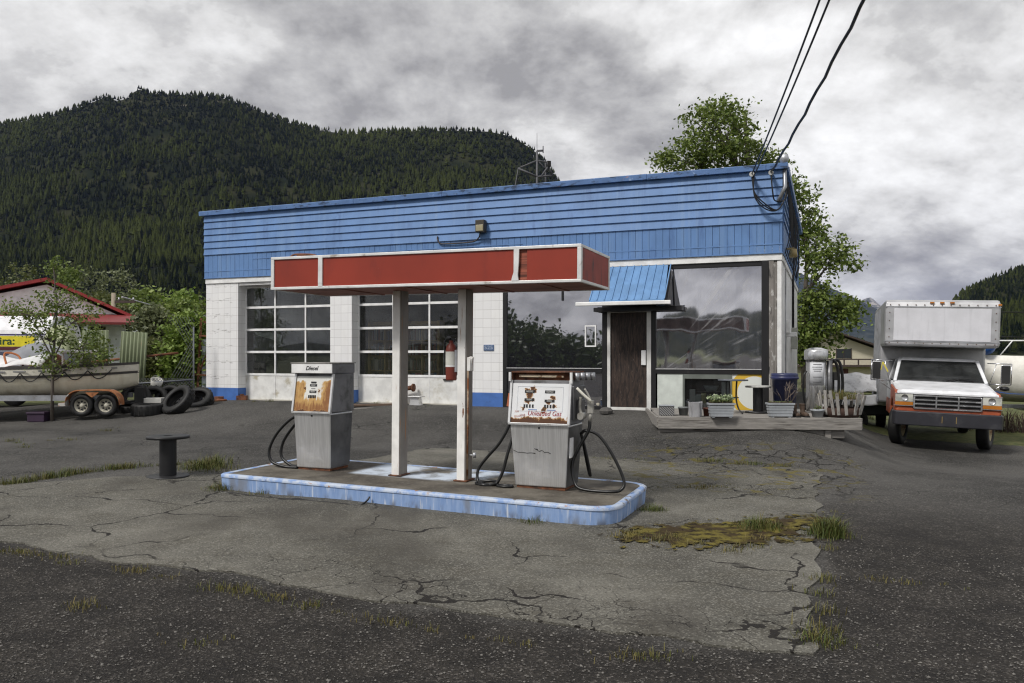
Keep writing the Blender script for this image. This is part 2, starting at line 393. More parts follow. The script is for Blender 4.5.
# ------------------------------------------------------------------ old concrete-like slab the pump island stands on
def slab_mat(name, tone=1.0):
    t = NT(name); w = t.obj(kind='World')
    wf = t.obj((1,1,1), (-AX, -AY, 0), kind='World')
    rot = t.n('VectorRotate', rotation_type='Z_AXIS'); t.put(rot.inputs['Vector'], wf); rot.inputs['Angle'].default_value = -ANG
    fr = t.sep(rot.outputs[0]); U, Sx = fr[0], t.math('MULTIPLY', fr[1], -1)
    st = t.n('TexVoronoi'); t.put(st.inputs['Vector'], w); st.inputs['Scale'].default_value = 88
    sp = t.sep(st.outputs['Color'])
    big = t.noise(w, .5, 6, .6); mid = t.noise(w, 3, 6, .6)
    c = t.mix(t.ramp(big, .35, .68), (.066,.063,.053), (.155,.148,.126))
    c = t.mix(t.ramp(mid, .42, .75, 0, .6), c, (.075,.068,.052))
    c = t.mix(t.math('MULTIPLY', t.ramp(sp[0], .65, .98), .6), c, (.27,.26,.225))
    c = t.mix(t.math('MULTIPLY', t.ramp(sp[1], .8, 1), .6), c, (.035,.033,.03))
    c = t.mix(t.ramp(t.noise(t.obj((1,.5,1), (8,3,0), kind='World'), .8, 6), .50, .70, 0, .65), c, (.052,.047,.039))
    nv = t.n('TexNoise'); t.put(nv.inputs['Vector'], w); nv.inputs['Scale'].default_value = 1.6; nv.inputs['Detail'].default_value = 7
    sc2 = t.n('VectorMath', operation='SCALE'); t.put(sc2.inputs[0], nv.outputs['Color']); sc2.inputs['Scale'].default_value = .8
    cw = t.n('VectorMath', operation='ADD'); t.put(cw.inputs[0], w); t.put(cw.inputs[1], sc2.outputs[0])
    c1 = t.vor(cw.outputs[0], .75, 'DISTANCE_TO_EDGE'); c2 = t.vor(cw.outputs[0], 2.4, 'DISTANCE_TO_EDGE')
    wid = t.ramp(t.noise(w, 2.3, 4), .3, .7, .004, .02)
    m1 = t.math('MULTIPLY', t.math('LESS_THAN', c1, t.math('MULTIPLY', wid, .75)), t.ramp(t.noise(w, .7, 4), .45, .53))
    edge = t.math('MULTIPLY', t.ramp(t.math('ADD', Sx, t.math('MULTIPLY', t.math('SUBTRACT', t.noise(w, .9, 4), .5), 2.2)), 11.2, 11.9), t.ramp(U, 10.2, 12))
    m2 = t.math('MULTIPLY', t.math('LESS_THAN', c2, t.math('MULTIPLY', wid, .62)), edge)
    back = t.math('MULTIPLY', t.math('MULTIPLY', t.ramp(Sx, 7.2, 6.6), t.ramp(U, 12.6, 13.6)), .95)
    m3 = t.math('MULTIPLY', t.math('LESS_THAN', c2, t.math('MULTIPLY', wid, .9)), back)
    c3 = t.vor(cw.outputs[0], 6.5, 'DISTANCE_TO_EDGE')
    m4 = t.math('MULTIPLY', t.math('MULTIPLY', t.math('LESS_THAN', c3, t.math('MULTIPLY', wid, .8)), t.ramp(t.noise(w, 1.1, 4), .50, .60)), t.math('MAXIMUM', t.math('MULTIPLY', edge, .8), t.math('MULTIPLY', back, .8)))
    m = t.math('MAXIMUM', t.math('MAXIMUM', m1, m4), t.math('MAXIMUM', m2, m3))
    c = t.mix(m, c, (.014,.012,.010))
    mo = t.math('MULTIPLY', t.ramp(c2, .03, .11, 1, 0), t.math('MULTIPLY', back, t.ramp(t.noise(w, 2.4, 5), .5, .58)))
    c = t.mix(mo, c, (.12,.10,.025))
    h = t.math('SUBTRACT', t.math('MULTIPLY', st.outputs['Distance'], .5), t.math('MULTIPLY', m, 2))
    t.bsdf(c, .9, 0, t.bump(h, .7, .012), .3); return t.m
SLAB = slab_mat('worn pale asphalt slab')
def sheet(name, poly, m, lift, step=.14, jit=.05, rag=.0):
    """a sheet that follows the ground inside a (u,s) outline, with a ragged rim turned down"""
    P = [np.array(p, float) for p in poly]; out = []
    for a, b in zip(P, P[1:]+P[:1]):
        n = max(1, int(np.linalg.norm(b-a)/step)); d = (b-a)/np.linalg.norm(b-a); nn = np.array([-d[1], d[0]])
        for k in range(n):
            q = a+(b-a)*k/n; j = jit*(.6*math.sin(k*.37+a[0])+.5*math.sin(k*1.13+1)+random.uniform(-.5, .5))
            out.append(q+nn*j)
    bm = bmesh.new(); ring = [bm.verts.new((p[0], p[1], 0)) for p in out]
    bm.faces.new(ring)
    us = [p[0] for p in out]; ss = [p[1] for p in out]
    for ax_, lo, hi in ((0, min(us), max(us)), (1, min(ss), max(ss))):
        for k in np.arange(lo+(rag or .3), hi, rag or .3):
            co_ = (k, 0, 0) if ax_ == 0 else (0, k, 0); no = (1, 0, 0) if ax_ == 0 else (0, 1, 0)
            bmesh.ops.bisect_plane(bm, geom=bm.verts[:]+bm.edges[:]+bm.faces[:], plane_co=co_, plane_no=no)
    rim = [e for e in bm.edges if e.is_boundary]
    ex = bmesh.ops.extrude_edge_only(bm, edges=rim)
    low = {v for v in ex['geom'] if isinstance(v, bmesh.types.BMVert)}
    for v in bm.verts:
        x, y, _ = F(v.co.x, v.co.y)
        v.co = (x, y, gzf(x, y)+(lift if v not in low else -.03))
    bmesh.ops.recalc_face_normals(bm, faces=bm.faces)
    me = bpy.data.meshes.new(name); bm.to_mesh(me); bm.free(); me.materials.append(m)
    O = np.array([F(*p)[:2] for p in out]); A = me.attributes.new('tint', 'FLOAT', 'POINT')
    for i_, v_ in enumerate(me.vertices): A.data[i_].value = min(1, float(np.min(np.hypot(O[:,0]-v_.co.x, O[:,1]-v_.co.y)))/.55)
    if me.polygons and sum(p.normal.z for p in me.polygons) < 0: me.flip_normals()
    o = bpy.data.objects.new(name, me); COL.objects.link(o); return structure(o)
sheet('concrete_apron', [(-1, 12.28), (-1, 11.6), (6.3, 10.35), (8.9, 7.7), (9.2, 4.6), (15.55, 4.55), (15.6, 12.28)], SLAB, .014)
MOSS = NT('moss'); w = MOSS.obj(kind='World'); nz = MOSS.noise(w, 9, 7, .65)
cc = MOSS.mix(MOSS.ramp(nz, .38, .6), (.024,.018,.011), (.15,.125,.032)); cc = MOSS.mix(MOSS.ramp(MOSS.noise(w, 3.1, 5), .46, .60), cc, (.05,.036,.02))
mb_ = MOSS.bsdf(cc, .95, 0, MOSS.bump(nz, 1, .03), .1); tr_ = MOSS.n('BsdfTransparent'); mx_ = MOSS.n('MixShader')
MOSS.put(mx_.inputs[0], MOSS.math('GREATER_THAN', MOSS.math('ADD', MOSS.attr('tint'), MOSS.math('MULTIPLY', MOSS.math('SUBTRACT', MOSS.noise(w, 7, 7, .68), .5), 3.0)), .5))
MOSS.put(mx_.inputs[1], tr_.outputs[0]); MOSS.put(mx_.inputs[2], mb_.outputs[0]); MOSS.t.links.new(mx_.outputs[0], MOSS.out.inputs[0]); MOSS = MOSS.m
def gnd(px, py, lift=0):
    """the point of the ground seen at a pixel"""
    Y = 8.0
    for _ in range(12):
        X = (px-512)/796*Y; Y = .5*Y+.5*(1.7-gzf(X, Y)-lift)*796/max(py-355, 4)
    X = (px-512)/796*Y
    return X, Y, gzf(X, Y)+lift
def us_px(px, py): return US(*gnd(px, py)[:2])
sheet('moss_patch', [us_px(*p) for p in [(590,536), (622,524), (662,522), (700,519), (750,516), (796,514), (846,511), (852,526), (832,545), (786,552), (742,555), (700,557), (655,555), (610,551)]], MOSS, .026, .05, .05, .1)

# grass in the seams: one object of many blades
GRASS = NT('grass blades'); gcol = GRASS.mix(GRASS.attr('tint'), (.058,.085,.018), (.17,.135,.05))
GRASS.bsdf(gcol, .6, 0, None, .25); GRASS = GRASS.m
def blades(spots, name=None, parent=None):
    """spots: (x, y, z, height, spread, dryness)"""
    vs, fs, tn = [], [], []
    for (x, y, z, h, spread, dry) in spots:
        a = random.uniform(0, 6.28); l = random.uniform(.1, spread); wv = random.uniform(.0016, .0034)*(1+h*3)
        dx, dy = math.cos(a), math.sin(a); px, py = -dy*wv, dx*wv
        o = len(vs)
        vs += [(x-px, y-py, z-.01), (x+px, y+py, z-.01), (x+dx*l*h*.4+px*.7, y+dy*l*h*.4+py*.7, z+h*.6), (x+dx*l*h*.4-px*.7, y+dy*l*h*.4-py*.7, z+h*.6)]
        vs += [(x+dx*l*h, y+dy*l*h, z+h*random.uniform(.75, 1))]*1
        fs += [(o, o+1, o+2), (o, o+2, o+3), (o+3, o+2, o+4)]
        d = min(1, max(0, random.gauss(dry, .22))); tn += [d]*3
    return np.array(vs), np.array(fs), np.array(tn)
sp = []
def seam(pts, n, h, wid, dry, patchy=.5, spread=.8):
    """uneven clumps along a crack, a few blades to a few dozen each"""
    P = [gnd(*p) for p in pts]
    while n > 0:
        k = random.random()*(len(P)-1); i = min(int(k), len(P)-2); f = k-i
        x = P[i][0]*(1-f)+P[i+1][0]*f+random.gauss(0, wid); y = P[i][1]*(1-f)+P[i+1][1]*f+random.gauss(0, wid)
        big = random.random()**2.2; m = int(4+70*big*(1-patchy*.6)); sz = .010+.045*big; d = dry+random.gauss(0, .15); hh = h*(.45+1.1*big)
        for _ in range(m):
            xx, yy = x+random.gauss(0, sz*1.5), y+random.gauss(0, sz)
            sp.append((xx, yy, gzf(xx, yy)+.008, hh*random.uniform(.3, 1.1), spread+.3, d))
        n -= m*(1+patchy)
seam([(0,550), (60,560), (130,570), (215,588), (300,604), (340,611)], 1100, .03, .03, .65, .55)
seam([(300,604), (400,626), (500,640), (600,653), (690,662)], 420, .028, .025, .65, .6)
seam([(814,648), (822,610), (828,560), (834,512)], 520, .06, .02, .5, .5)
seam([(0,486), (60,476), (130,468), (215,462)], 2600, .08, .06, .35, .3)
seam([(195,470), (225,462)], 500, .14, .10, .3, .1)
seam([(590,459), (700,461), (790,467)], 900, .05, .035, .45, .35)
seam([(610,540), (660,541), (740,545), (800,537)], 900, .05, .10, .75, .2)
seam([(655,490), (705,488), (745,487)], 700, .04, .06, .6, .3)
seam([(872,580), (1000,588)], 120, .03, .05, .7, .75)
seam([(210,496), (330,492)], 50, .05, .05, .35, .2)
seam([(212,402), (300,402), (500,408)], 200, .06, .05, .35, .55)
seam([(60,600), (130,605), (200,640), (220,680)], 200, .03, .12, .8, .6)
seam([(832,428), (882,414)], 400, .12, .2, .35, .1)
seam([(985,415), (1060,418)], 600, .15, .5, .5, .1)
seam([(0,440), (40,445), (110,428)], 400, .05, .25, .5, .3)
vs_, fs_, tn_ = blades(sp)
stuff(np_mesh('grass', vs_, fs_, GRASS, attr=tn_), 'short weedy grass growing along the seams of the asphalt', 'grass')
def weed(px, py, h, w_, n, label, dry=.3):
    x, y, z = gnd(px, py); s_ = []
    for _ in range(n):
        s_.append((random.gauss(0, w_), random.gauss(0, w_), -.01, h*random.uniform(.4, 1.1), random.uniform(.3, 1.0), dry))
    s_ = [(a*1.5, b*1.2, c, hh*.85*math.exp(-(a*a+b*b)/(5*w_*w_)), sp_+.35, d+random.gauss(0,.2)) for a, b, c, hh, sp_, d in s_]; v, f, tn = blades(s_); o = np_mesh('weed_clump', v, f, GRASS, attr=tn); o.location = (x, y, z)
    tag(o, label, 'weed', 'weed clumps in the cracks')
weed(758, 530, .22, .10, 600, 'tall green weed clump at back of the mossy patch')
weed(828, 536, .30, .07, 600, 'bright green weed clump at right end of the mossy patch', .2)
weed(205, 468, .17, .16, 800, 'wide grassy weed clump beside the black cable spool')
weed(224, 490, .17, .09, 500, 'weed clump hiding the left corner of the pump island', .35)
weed(268, 494, .22, .035, 60, 'thin upright weed against the blue kerb under the diesel pump', .5)
weed(531, 524, .16, .05, 90, 'small dark weed at foot of the kerb below the gasoline pump', .2)
weed(818, 642, .11, .07, 300, 'weed tuft at front end of the vertical grass seam', .35)
weed(653, 512, .16, .06, 300, 'dark leafy weed behind the right end of the pump island', .1)

# loose stones on the coarse asphalt and along the broken slab edge
def stones(n, pick, smin, smax):
    vs, fs, tn = [], [], []
    ico = [(0,0,1),(1,0,0),(0,1,0),(-1,0,0),(0,-1,0),(0,0,-.6)]; tri = [(0,1,2),(0,2,3),(0,3,4),(0,4,1),(5,2,1),(5,3,2),(5,4,3),(5,1,4)]
    for _ in range(n):
        x, y = pick(); z = gzf(x, y); r_ = smin+(smax-smin)*random.random()**3; o_ = len(vs); a = random.uniform(0, 6.28); c_, s_ = math.cos(a), math.sin(a); g_ = random.random()
        for (i_, j_, k_) in ico:
            q = r_*random.uniform(.7, 1.25); vs.append((x+q*(i_*c_-j_*s_), y+q*(i_*s_+j_*c_)*.9, z+.003+q*k_*.7))
        fs += [(o_+a_, o_+b_, o_+d_) for a_, b_, d_ in tri]; tn += [g_]*8
    return np.array(vs), np.array(fs), np.array(tn)
def pick_fore():
    while True:
        px, py = random.uniform(-40, 1064), 683-(683-548)*random.random()**.9
        X, Y, _ = gnd(px, py); u, s_ = US(X, Y)
        if s_ > 12.25 or u > 15.65: return X, Y
def pick_edge():
    u = random.uniform(8.5, 15.7); return F(u, 12.3+random.gauss(0, .12))[:2]
def pick_right():
    return F(15.62+abs(random.gauss(0, .5)), random.uniform(4, 12.5))[:2]
t = NT('loose stones'); t.bsdf(t.mix(t.attr('tint'), (.035,.033,.031), (.20,.19,.175)), .9, 0, None, .2)
parts_ = [stones(9000, pick_fore, .003, .011), stones(900, pick_edge, .003, .013), stones(700, pick_right, .003, .010)]
vo_ = np.cumsum([0]+[len(p[0]) for p in parts_])
stuff(np_mesh('gravel', np.concatenate([p[0] for p in parts_]), np.concatenate([p[1]+o_ for p, o_ in zip(parts_, vo_)]), t.m, attr=np.concatenate([p[2] for p in parts_])), 'loose gravel scattered over the dark coarse asphalt', 'gravel')
# ------------------------------------------------------------------ the service station
B = thing('service_station', 'closed white tiled service station with blue clad fascia and two glazed garage doors', 'building', F(0,0,.5), ANG)
BW, BD = 14.8, 9.3
t = NT('white square tiles'); v = t.sep(t.obj()); vec = t.comb(t.math('ADD', v[0], v[1]), v[2], 0)
br = t.n('TexBrick'); br.offset = 0; br.squash = 1; t.put(br.inputs['Vector'], vec)
for k, x in (('Scale', 1), ('Mortar Size', .004), ('Brick Width', .205), ('Row Height', .205), ('Bias', 0), ('Mortar Smooth', .2)): br.inputs[k].default_value = x
t.put(br.inputs['Color1'], (.82,.82,.815)); t.put(br.inputs['Color2'], (.77,.77,.77)); t.put(br.inputs['Mortar'], (.52,.51,.5))
grime = t.ramp(t.noise(t.obj((2,2,.6)), 2.2, 6), .5, .8, 0, .25)
c = t.mix(grime, br.outputs['Color'], (.55,.53,.49))
sc_l = t.math('MULTIPLY', t.ramp(t.noise(t.obj((3.2,3.2,16)), 1.6, 7, .7), .54, .60), t.math('MULTIPLY', t.ramp(t.math('ABSOLUTE', t.math('SUBTRACT', t.math('FRACT', t.math('MULTIPLY', v[2], 2.44)), .5)), .2, .12), t.ramp(v[0], .95, .8)))
c = t.mix(t.math('MULTIPLY', sc_l, .8), c, (.33,.32,.31))
t.bsdf(c, .38, 0, t.bump(t.math('MULTIPLY', br.outputs['Fac'], -1), .35, .004), .45); TILE = t.m
def piece(x0, x1, y0, y1, z0, z1): return MB().box(x0, x1, y0, y1, z0, z1)
for a, b in ((0, 1.08), (3.98, 4.62), (7.65, 8.70)): MB().box(a, b, 0, .35, .32, 3.12).build('wall_pier', TILE, B, .006)
MB().box(0, .3, .351, BD, 0, 3.12).build('wall', TILE, B)

for a, b in ((0, 1.08), (3.98, 4.62), (7.65, 8.70)): MB().box(a-.004, b+.004, -.008, .345, -.5, .318).build('base_band', BLUEBAND, B, .006)
side = MB().box(14.5, BW, .42, BD, -.6, 3.14); side.box(0, 14.5, BD-.2, BD, -.6, 3.14); side.build('side_wall', WHITE, B)
MB().box(0, BW, .35, BD-.2, -.5, .012).build('floor', mat('garage floor', (.12,.115,.11), .8), B)
for a, b in ((1.08, 3.98), (4.62, 7.65)): MB().box(a, b, .02, .5, 3.05, 3.12).build('lintel', WHITE, B, .006)
MB().box(0, BW+.02, -.03, .36, 3.125, 3.26).build('trim_board', WHITE2, B, .008)
MB().box(BW-.3, BW+.03, .36, BD, 3.145, 3.26).build('side_trim_board', WHITE, B, .006)
MB().box(.02, BW-.02, .2, BD, 4.62, 4.72).build('roof', mat('flat roof felt', (.06,.06,.06), .9), B)
MB().box(.3, 14.5, .5, BD-.2, 3.3, 3.36).build('ceiling', mat('dim ceiling', (.05,.048,.045), .9), B)
pt = MB().box(4.28, 4.40, .6, BD-.25, .015, 3.28).box(8.3, 8.42, .6, BD-.25, .015, 3.28).box(.35, 14.45, 4.2, 4.3, .015, 3.28); pt.build('partition', mat('dim partition', (.035,.033,.03), .9), B)
# fascia: lapped siding above narrow boards, same profile along the front and the right-hand side
prof = [(.02, 3.9)]
for zb in (3.9, 4.08, 4.26, 4.44, 4.61, 4.79): prof += [(-.075, zb), (-.042, zb+.172)]
prof += [(.02, 4.962)]
fs = MB().prism([(p[0], p[1]) for p in prof], -.02, BW+.03, 'x'); fs.build('fascia_siding', BLUE, B)
MB().prism([(BW+.0-p[0]-.0, p[1]) for p in prof], .021, BD+.1, 'y').build('side_siding', BLUE, B)
bd = MB(); x = -.02
while x < BW-.02:
    w_ = min(.148, BW+.03-x); bd.box(x, x+w_-.007, -.045+random.uniform(-.003,.003), .01, 3.262, 3.897); x += .148
bd.box(-.02, BW+.03, -.052, -.034, 3.44, 3.465).box(1.6, 9.2, -.054, -.036, 3.725, 3.745).box(-.02, BW+.03, -.06, -.03, 3.262, 3.285)
bd.build('fascia_board', BLUE, B)
bd = MB(); y = .012
while y < BD: bd.box(BW, BW+.045+random.uniform(-.003,.003), y, y+.141, 3.262, 3.897); y += .148
bd.build('side_board', BLUE, B)
cap = MB(); x = -.12
while x < BW+.12:
    x2 = min(x+2.44, BW+.14); dz = random.uniform(-.008, .008)
    cap.prism([(-.14, 4.955+dz), (-.15, 5.06+dz), (-.11, 5.078+dz), (.25, 5.1+dz), (.25, 4.95+dz)], x, x2-.008, 'x'); x = x2
cap.prism([(BW+.14, 4.955), (BW+.15, 5.06), (BW+.11, 5.078), (BW-.2, 5.1), (BW-.2, 4.95)], .26, BD+.1, 'y')
cap.build('cap_flashing', BLUECAP, B)
# garage doors
DOORP = mat('white door panel', (.70,.70,.68), .5, layers=[((.5,.48,.42), 2.2, .5, .75), ((.4,.36,.26), 3, .55, .75, (1,1,1))])
for (x0, x1) in ((1.08, 3.98), (4.62, 7.65)):
    yd = .30; zs = [0.02, .68, 1.28, 1.875, 2.47, 3.05]
    door = MB().box(x0, x1, yd, yd+.045, zs[0], zs[1]-.03).build('garage_door', DOORP, B, .004)
    f = MB()
    for z in zs[1:-1]: f.box(x0, x1, yd-.012, yd+.05, z-.03, z+.03)
    f.box(x0, x1, yd-.012, yd+.05, 2.99, 3.05)
    for k in range(4):
        cx = x0+(x1-x0)*k/3; hw = .022 if 0 < k < 3 else .035
        for a, b in zip(zs[1:-1], zs[2:]): f.box(max(x0, cx-hw), min(x1, cx+hw), yd-.008, yd+.045, a+.03, b-.03 if b < 3 else 2.99)
    for k in (1, 2): f.box(x0+(x1-x0)*k/3-.012, x0+(x1-x0)*k/3+.012, yd-.01, yd, .03, .645)
    f.build('door_frame', WHITE2, door, .004)
    gl = MB().box(x0+.03, x1-.03, yd+.018, yd+.024, zs[1], 3.0); gl.build('pane', GLASS, door)
    MB().box(x1-.62, x1-.38, yd-.035, yd-.012, .585, .62).build('handle', BLACK, door)
    MB().box(x0, x1, .2, .34, -.03, .018).build('threshold', mat('pale sill', (.5,.48,.42), .8, bump=.2), door)
# a grey sheet and a torn white flap behind the lower panes of the first door
MB().box(1.14, 3.92, .52, .53, .3, 1.86).build('backing_sheet', mat('grey plastic sheet', (.15,.155,.16), .5, layers=[((.07,.07,.07), 2, .4, .7), ((.3,.3,.3), 1.7, .62, .75)]), B)
MB().grid(lambda a, b: (1.2+.95*a, .45+.03*math.sin(9*a+3*b), 1.86-.38*a*(.3+.7*b)-.02*math.sin(7*a)-.16*b*(1-a)*.3), 16, 6).build('torn_flap', mat('torn white plastic', (.66,.68,.66), .5), B)
# storefront
FR = MB()
FR.box(8.70, 8.80, .0, .12, -.5, 3.12).box(11.06, 11.17, 0, .12, .0, 3.12).box(12.15, 12.25, 0, .12, 0, 3.12).box(14.42, 14.56, -.02, .14, -.3, 3.12)
FR.box(8.80, 11.06, -.01, .12, .80, .90).box(12.25, 14.42, -.01, .12, .80, .90).box(8.80, 11.06, .0, .12, 3.02, 3.12).box(12.25, 14.42, 0, .12, 3.03, 3.12)
FR.box(8.80, 11.06, 0, .12, -.45, .08).box(12.25, 14.42, 0, .12, -.45, .06)
FR.box(10.12, 10.16, .0, .06, 2.42, 3.02)
FR.box(11.17, 12.15, 0, .12, 2.2, 3.12)
FR.build('window_frame', BLACK, B, .006)
for a, b in ((12.25, 14.42), (8.8, 11.06)): MB().box(a, b, -.022, -.01, .895, .912).build('sill_strip', ALU, B)
MB().box(14.565, 14.66, -.015, .16, -.3, 3.12).box(14.665, 14.72, .0, .4, -.3, 3.10).build('corner_post', mat('peeling grey post', (.20,.185,.17), .8, layers=[((.45,.44,.42), 6, .55, .66, (2,2,.8)), ((.03,.03,.03), 5, .55, .7, (3,3,.6))], bump=.3), B)
MB().box(14.725, BW+.01, -.01, .42, -.6, 3.118).build('corner_board', WHITE, B, .006)
def film_bump(t):
    a = t.noise(t.obj((1.4,1,.22), rot=(0, R(38), 0)), 1.9, 3, .5, .3)
    b = t.noise(t.obj((7,1,1.1), rot=(0, R(24), 0)), 1.6, 3, .55, .4)
    return t.bump(t.math('ADD', a, t.math('MULTIPLY', b, .38)), .010, .05)
def storefront(name, x0, x1, z0, z1, bumpy):
    t = NT(name); nr = film_bump(t) if bumpy else t.bump(t.noise(t.obj((1,1,.7)), .9, 2), .12, .03)
    col = (.02,.02,.025) if not bumpy else t.mix(t.ramp(t.noise(t.obj((9,1,.7), rot=(0, R(30), 0)), 1.2, 6, .6), .42, .85), (.02,.02,.024), (.15,.15,.16))
    return mirror_pane(name, .40 if not bumpy else .62, .015 if not bumpy else .03, nr, t, col)
    p = t.n('BsdfPrincipled'); t.put(p.inputs['Base Color'], col); p.inputs['Roughness'].default_value = .04 if not bumpy else .07
    p.inputs['IOR'].default_value = 2.6 if not bumpy else 2.5
    t.put(p.inputs['Normal'], nr); t.t.links.new(p.outputs[0], t.out.inputs[0])
    return t.m
def mirror_pane(name, refl, rough, nr, t, col):
    g = t.n('BsdfGlossy'); g.inputs['Roughness'].default_value = rough; g.inputs['Color'].default_value = (.92,.92,.97,1)
    d = t.n('BsdfDiffuse'); t.put(d.inputs['Color'], col)
    if nr is not None: t.put(g.inputs['Normal'], nr)
    fr = t.n('Fresnel'); fr.inputs['IOR'].default_value = 1.5
    mx = t.n('MixShader'); t.put(mx.inputs[0], t.math('ADD', t.math('MULTIPLY', fr.outputs[0], .7), refl)); t.put(mx.inputs[1], d.outputs[0]); t.put(mx.inputs[2], g.outputs[0])
    res = mx.outputs[0]
    if name.startswith('wrinkled'):
        v = t.sep(t.obj()); px = t.math('SUBTRACT', v[0], 12.15); pz = t.math('SUBTRACT', v[2], .70)
        ang = t.math('ARCTAN2', pz, px); rad = t.math('SQRT', t.math('ADD', t.math('POWER', px, 2), t.math('POWER', pz, 2)))
        q = t.comb(t.math('MULTIPLY', ang, 9), t.math('MULTIPLY', rad, .42), 0)
        w1 = t.noise(q, 1.5, 5, .6, .5); w2 = t.noise(t.obj((1,1,.35), rot=(0, R(35), 0)), 3.5, 4, .55, .6)
        cre = t.math('MULTIPLY', t.ramp(w1, .52, .70), t.ramp(w2, .34, .62))
        fine = t.ramp(t.noise(t.comb(t.math('MULTIPLY', ang, 30), t.math('MULTIPLY', rad, .8), 0), 1.3, 4, .6), .60, .68)
        f = t.math('ADD', t.math('MULTIPLY', cre, .46), t.math('MULTIPLY', fine, .10)); f = t.math('ADD', f, .015)
        vd = t.n('BsdfDiffuse'); vd.inputs['Color'].default_value = (.50,.50,.52,1)
        m2 = t.n('MixShader'); t.put(m2.inputs[0], f); t.put(m2.inputs[1], res); t.put(m2.inputs[2], vd.outputs[0]); res = m2.outputs[0]
    t.t.links.new(res, t.out.inputs[0]); return t.m
g1 = MB().box(8.80, 11.06, .04, .05, .90, 3.02).build('storefront_window', storefront('dark reflecting glass', 0,0,0,0, False), B, label='dark storefront window reflecting trees')
FILM = storefront('wrinkled film on glass', 0,0,0,0, True)
def film(a, b):
    x = 12.25+2.17*a; z = .90+2.13*b
    q = .0006*math.sin(5*(x-.62*z)+1.2*math.sin(2*z))*min(1, 4*a)*min(1, 4*(1-a))+.0003*math.sin(13*(x-.5*z)+z)*(.3+.7*(1-b))
    return (x, .045+q, z)
g2 = MB().grid(film, 60, 40).build('storefront_window', FILM, B, label='storefront window covered by wrinkled clear plastic')
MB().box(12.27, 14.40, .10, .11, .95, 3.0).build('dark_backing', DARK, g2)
pf = MB()
for (a, b, c, d) in ((10.66, 10.69, 1.38, 1.86), (10.89, 10.92, 1.38, 1.86), (10.69, 10.89, 1.38, 1.41), (10.69, 10.89, 1.83, 1.86)): pf.box(a, b, .02, .035, c, d)
pf.build('notice_frame', WHITEINK, B)
MB().box(8.80, 11.06, .05, .06, .08, .80).build('lower_pane', storefront('lower dark glass', 0,0,0,0, False), B)
MB().box(12.28, 12.82, .01, .03, .02, .80).build('white_panel', mat('pale green-white panel', (.56,.60,.56), .5), B)
MB().box(12.86, 13.78, .06, .066, .06, .80).build('lower_pane', GLASS, B)
MB().box(12.82, 12.86, 0, .1, .06, .8).box(13.78, 13.83, 0, .1, .06, .8).box(12.86, 13.78, .0, .07, .70, .8).build('lower_frame', mat('dull green grey frame', (.13,.145,.13), .6), B)
YP = NT('white panel with yellow arcs'); v = YP.sep(YP.obj())
rr = YP.math('SQRT', YP.math('ADD', YP.math('POWER', YP.math('SUBTRACT', v[0], 14.28), 2), YP.math('POWER', YP.math('SUBTRACT', v[2], .42), 2)))
YP.bsdf(YP.mix(YP.math('MULTIPLY', YP.math('GREATER_THAN', rr, .34), YP.math('LESS_THAN', rr, .50)), (.66,.68,.64), (.62,.40,.04)), .5)
MB().box(13.83, 14.42, .02, .05, .05, .80).build('arc_panel', YP.m, B)
# entrance door
t = NT('dark weathered door'); v = t.obj((5,5,.7)); nz = t.noise(v, 5, 8, .7, .8)
c = t.mix(t.ramp(nz, .38, .62), (.014,.010,.009), (.055,.036,.028)); c = t.mix(t.ramp(t.noise(t.obj((9,9,1.6)), 6, 8, .7), .62, .7), c, (.17,.14,.12))
t.bsdf(c, .6, 0, t.bump(nz, .35, .01), .35)
dr = MB().box(11.245, 12.05, .045, .09, .06, 2.13).build('door', t.m, B)
df = MB().box(11.175, 11.245, .0, .1, .0, 2.195).box(12.05, 12.145, .0, .1, .0, 2.195).box(11.245, 12.05, .0, .1, 2.13, 2.195).box(11.245, 12.05, .01, .1, -.01, .06)
df.build('door_frame', mat('cream white door frame', (.66,.655,.63), .5), dr, .006)
MB().box(11.93, 12.03, .0, .045, .98, 1.30).build('handle', WHITEINK, dr, .01)
# awning over the entrance
aw = MB().hexa([(11.0,-.80,2.30),(12.58,-.80,2.30),(12.52,-.04,3.08),(11.01,-.04,3.08),(11.0,-.80,2.34),(12.58,-.80,2.34),(12.52,-.04,3.12),(11.01,-.04,3.12)])
for k in range(11):
    x = 11.0+.158*k; aw.beam((x+.004, -.80, 2.352), (x+.004-.005*(k/10), -.045, 3.132), .022, .022)
AW = aw.build('awning', mat('light blue awning metal', (.13,.26,.47), .45, layers=[((.08,.16,.33), 4, .55, .8)]), B)
MB().box(10.71, 12.72, -.86, -.78, 2.235, 2.315).build('gutter', WHITE2, AW, .012)
MB().hexa([(12.6,-.78,2.24),(12.63,-.78,2.24),(12.63,-.06,2.24),(12.6,-.06,2.24),(12.58,-.76,2.3),(12.6,-.76,2.3),(12.6,-.06,3.0),(12.57,-.06,3.0)]).build('awning_cheek', BLACK, AW)
MB().box(10.95, 12.85, -.30, -.01, 2.14, 2.225).build('soffit_beam', BLACK, AW)
# floodlight and its conduit
fl = MB().box(8.11, 8.33, -.25, -.08, 4.03, 4.32).build('floodlight', mat('bronze lamp housing', (.05,.042,.03), .5), B, .012)
MB().box(8.13, 8.31, -.265, -.25, 4.06, 4.2).build('lens', mat('yellowed lens', (.36,.32,.2), .3), fl, .005)
MB().tube(curve_pts([(8.2,-.16,4.03),(8.14,-.12,3.92),(7.95,-.09,3.84),(7.3,-.085,3.83),(7.12,-.085,3.85),(7.06,-.085,3.95),(7.06,-.085,4.02)], 40), .017, 7).build('conduit', mat('dark rusty conduit', (.05,.04,.035), .6, layers=[(RUSTL, 9, .6, .7)]), fl)
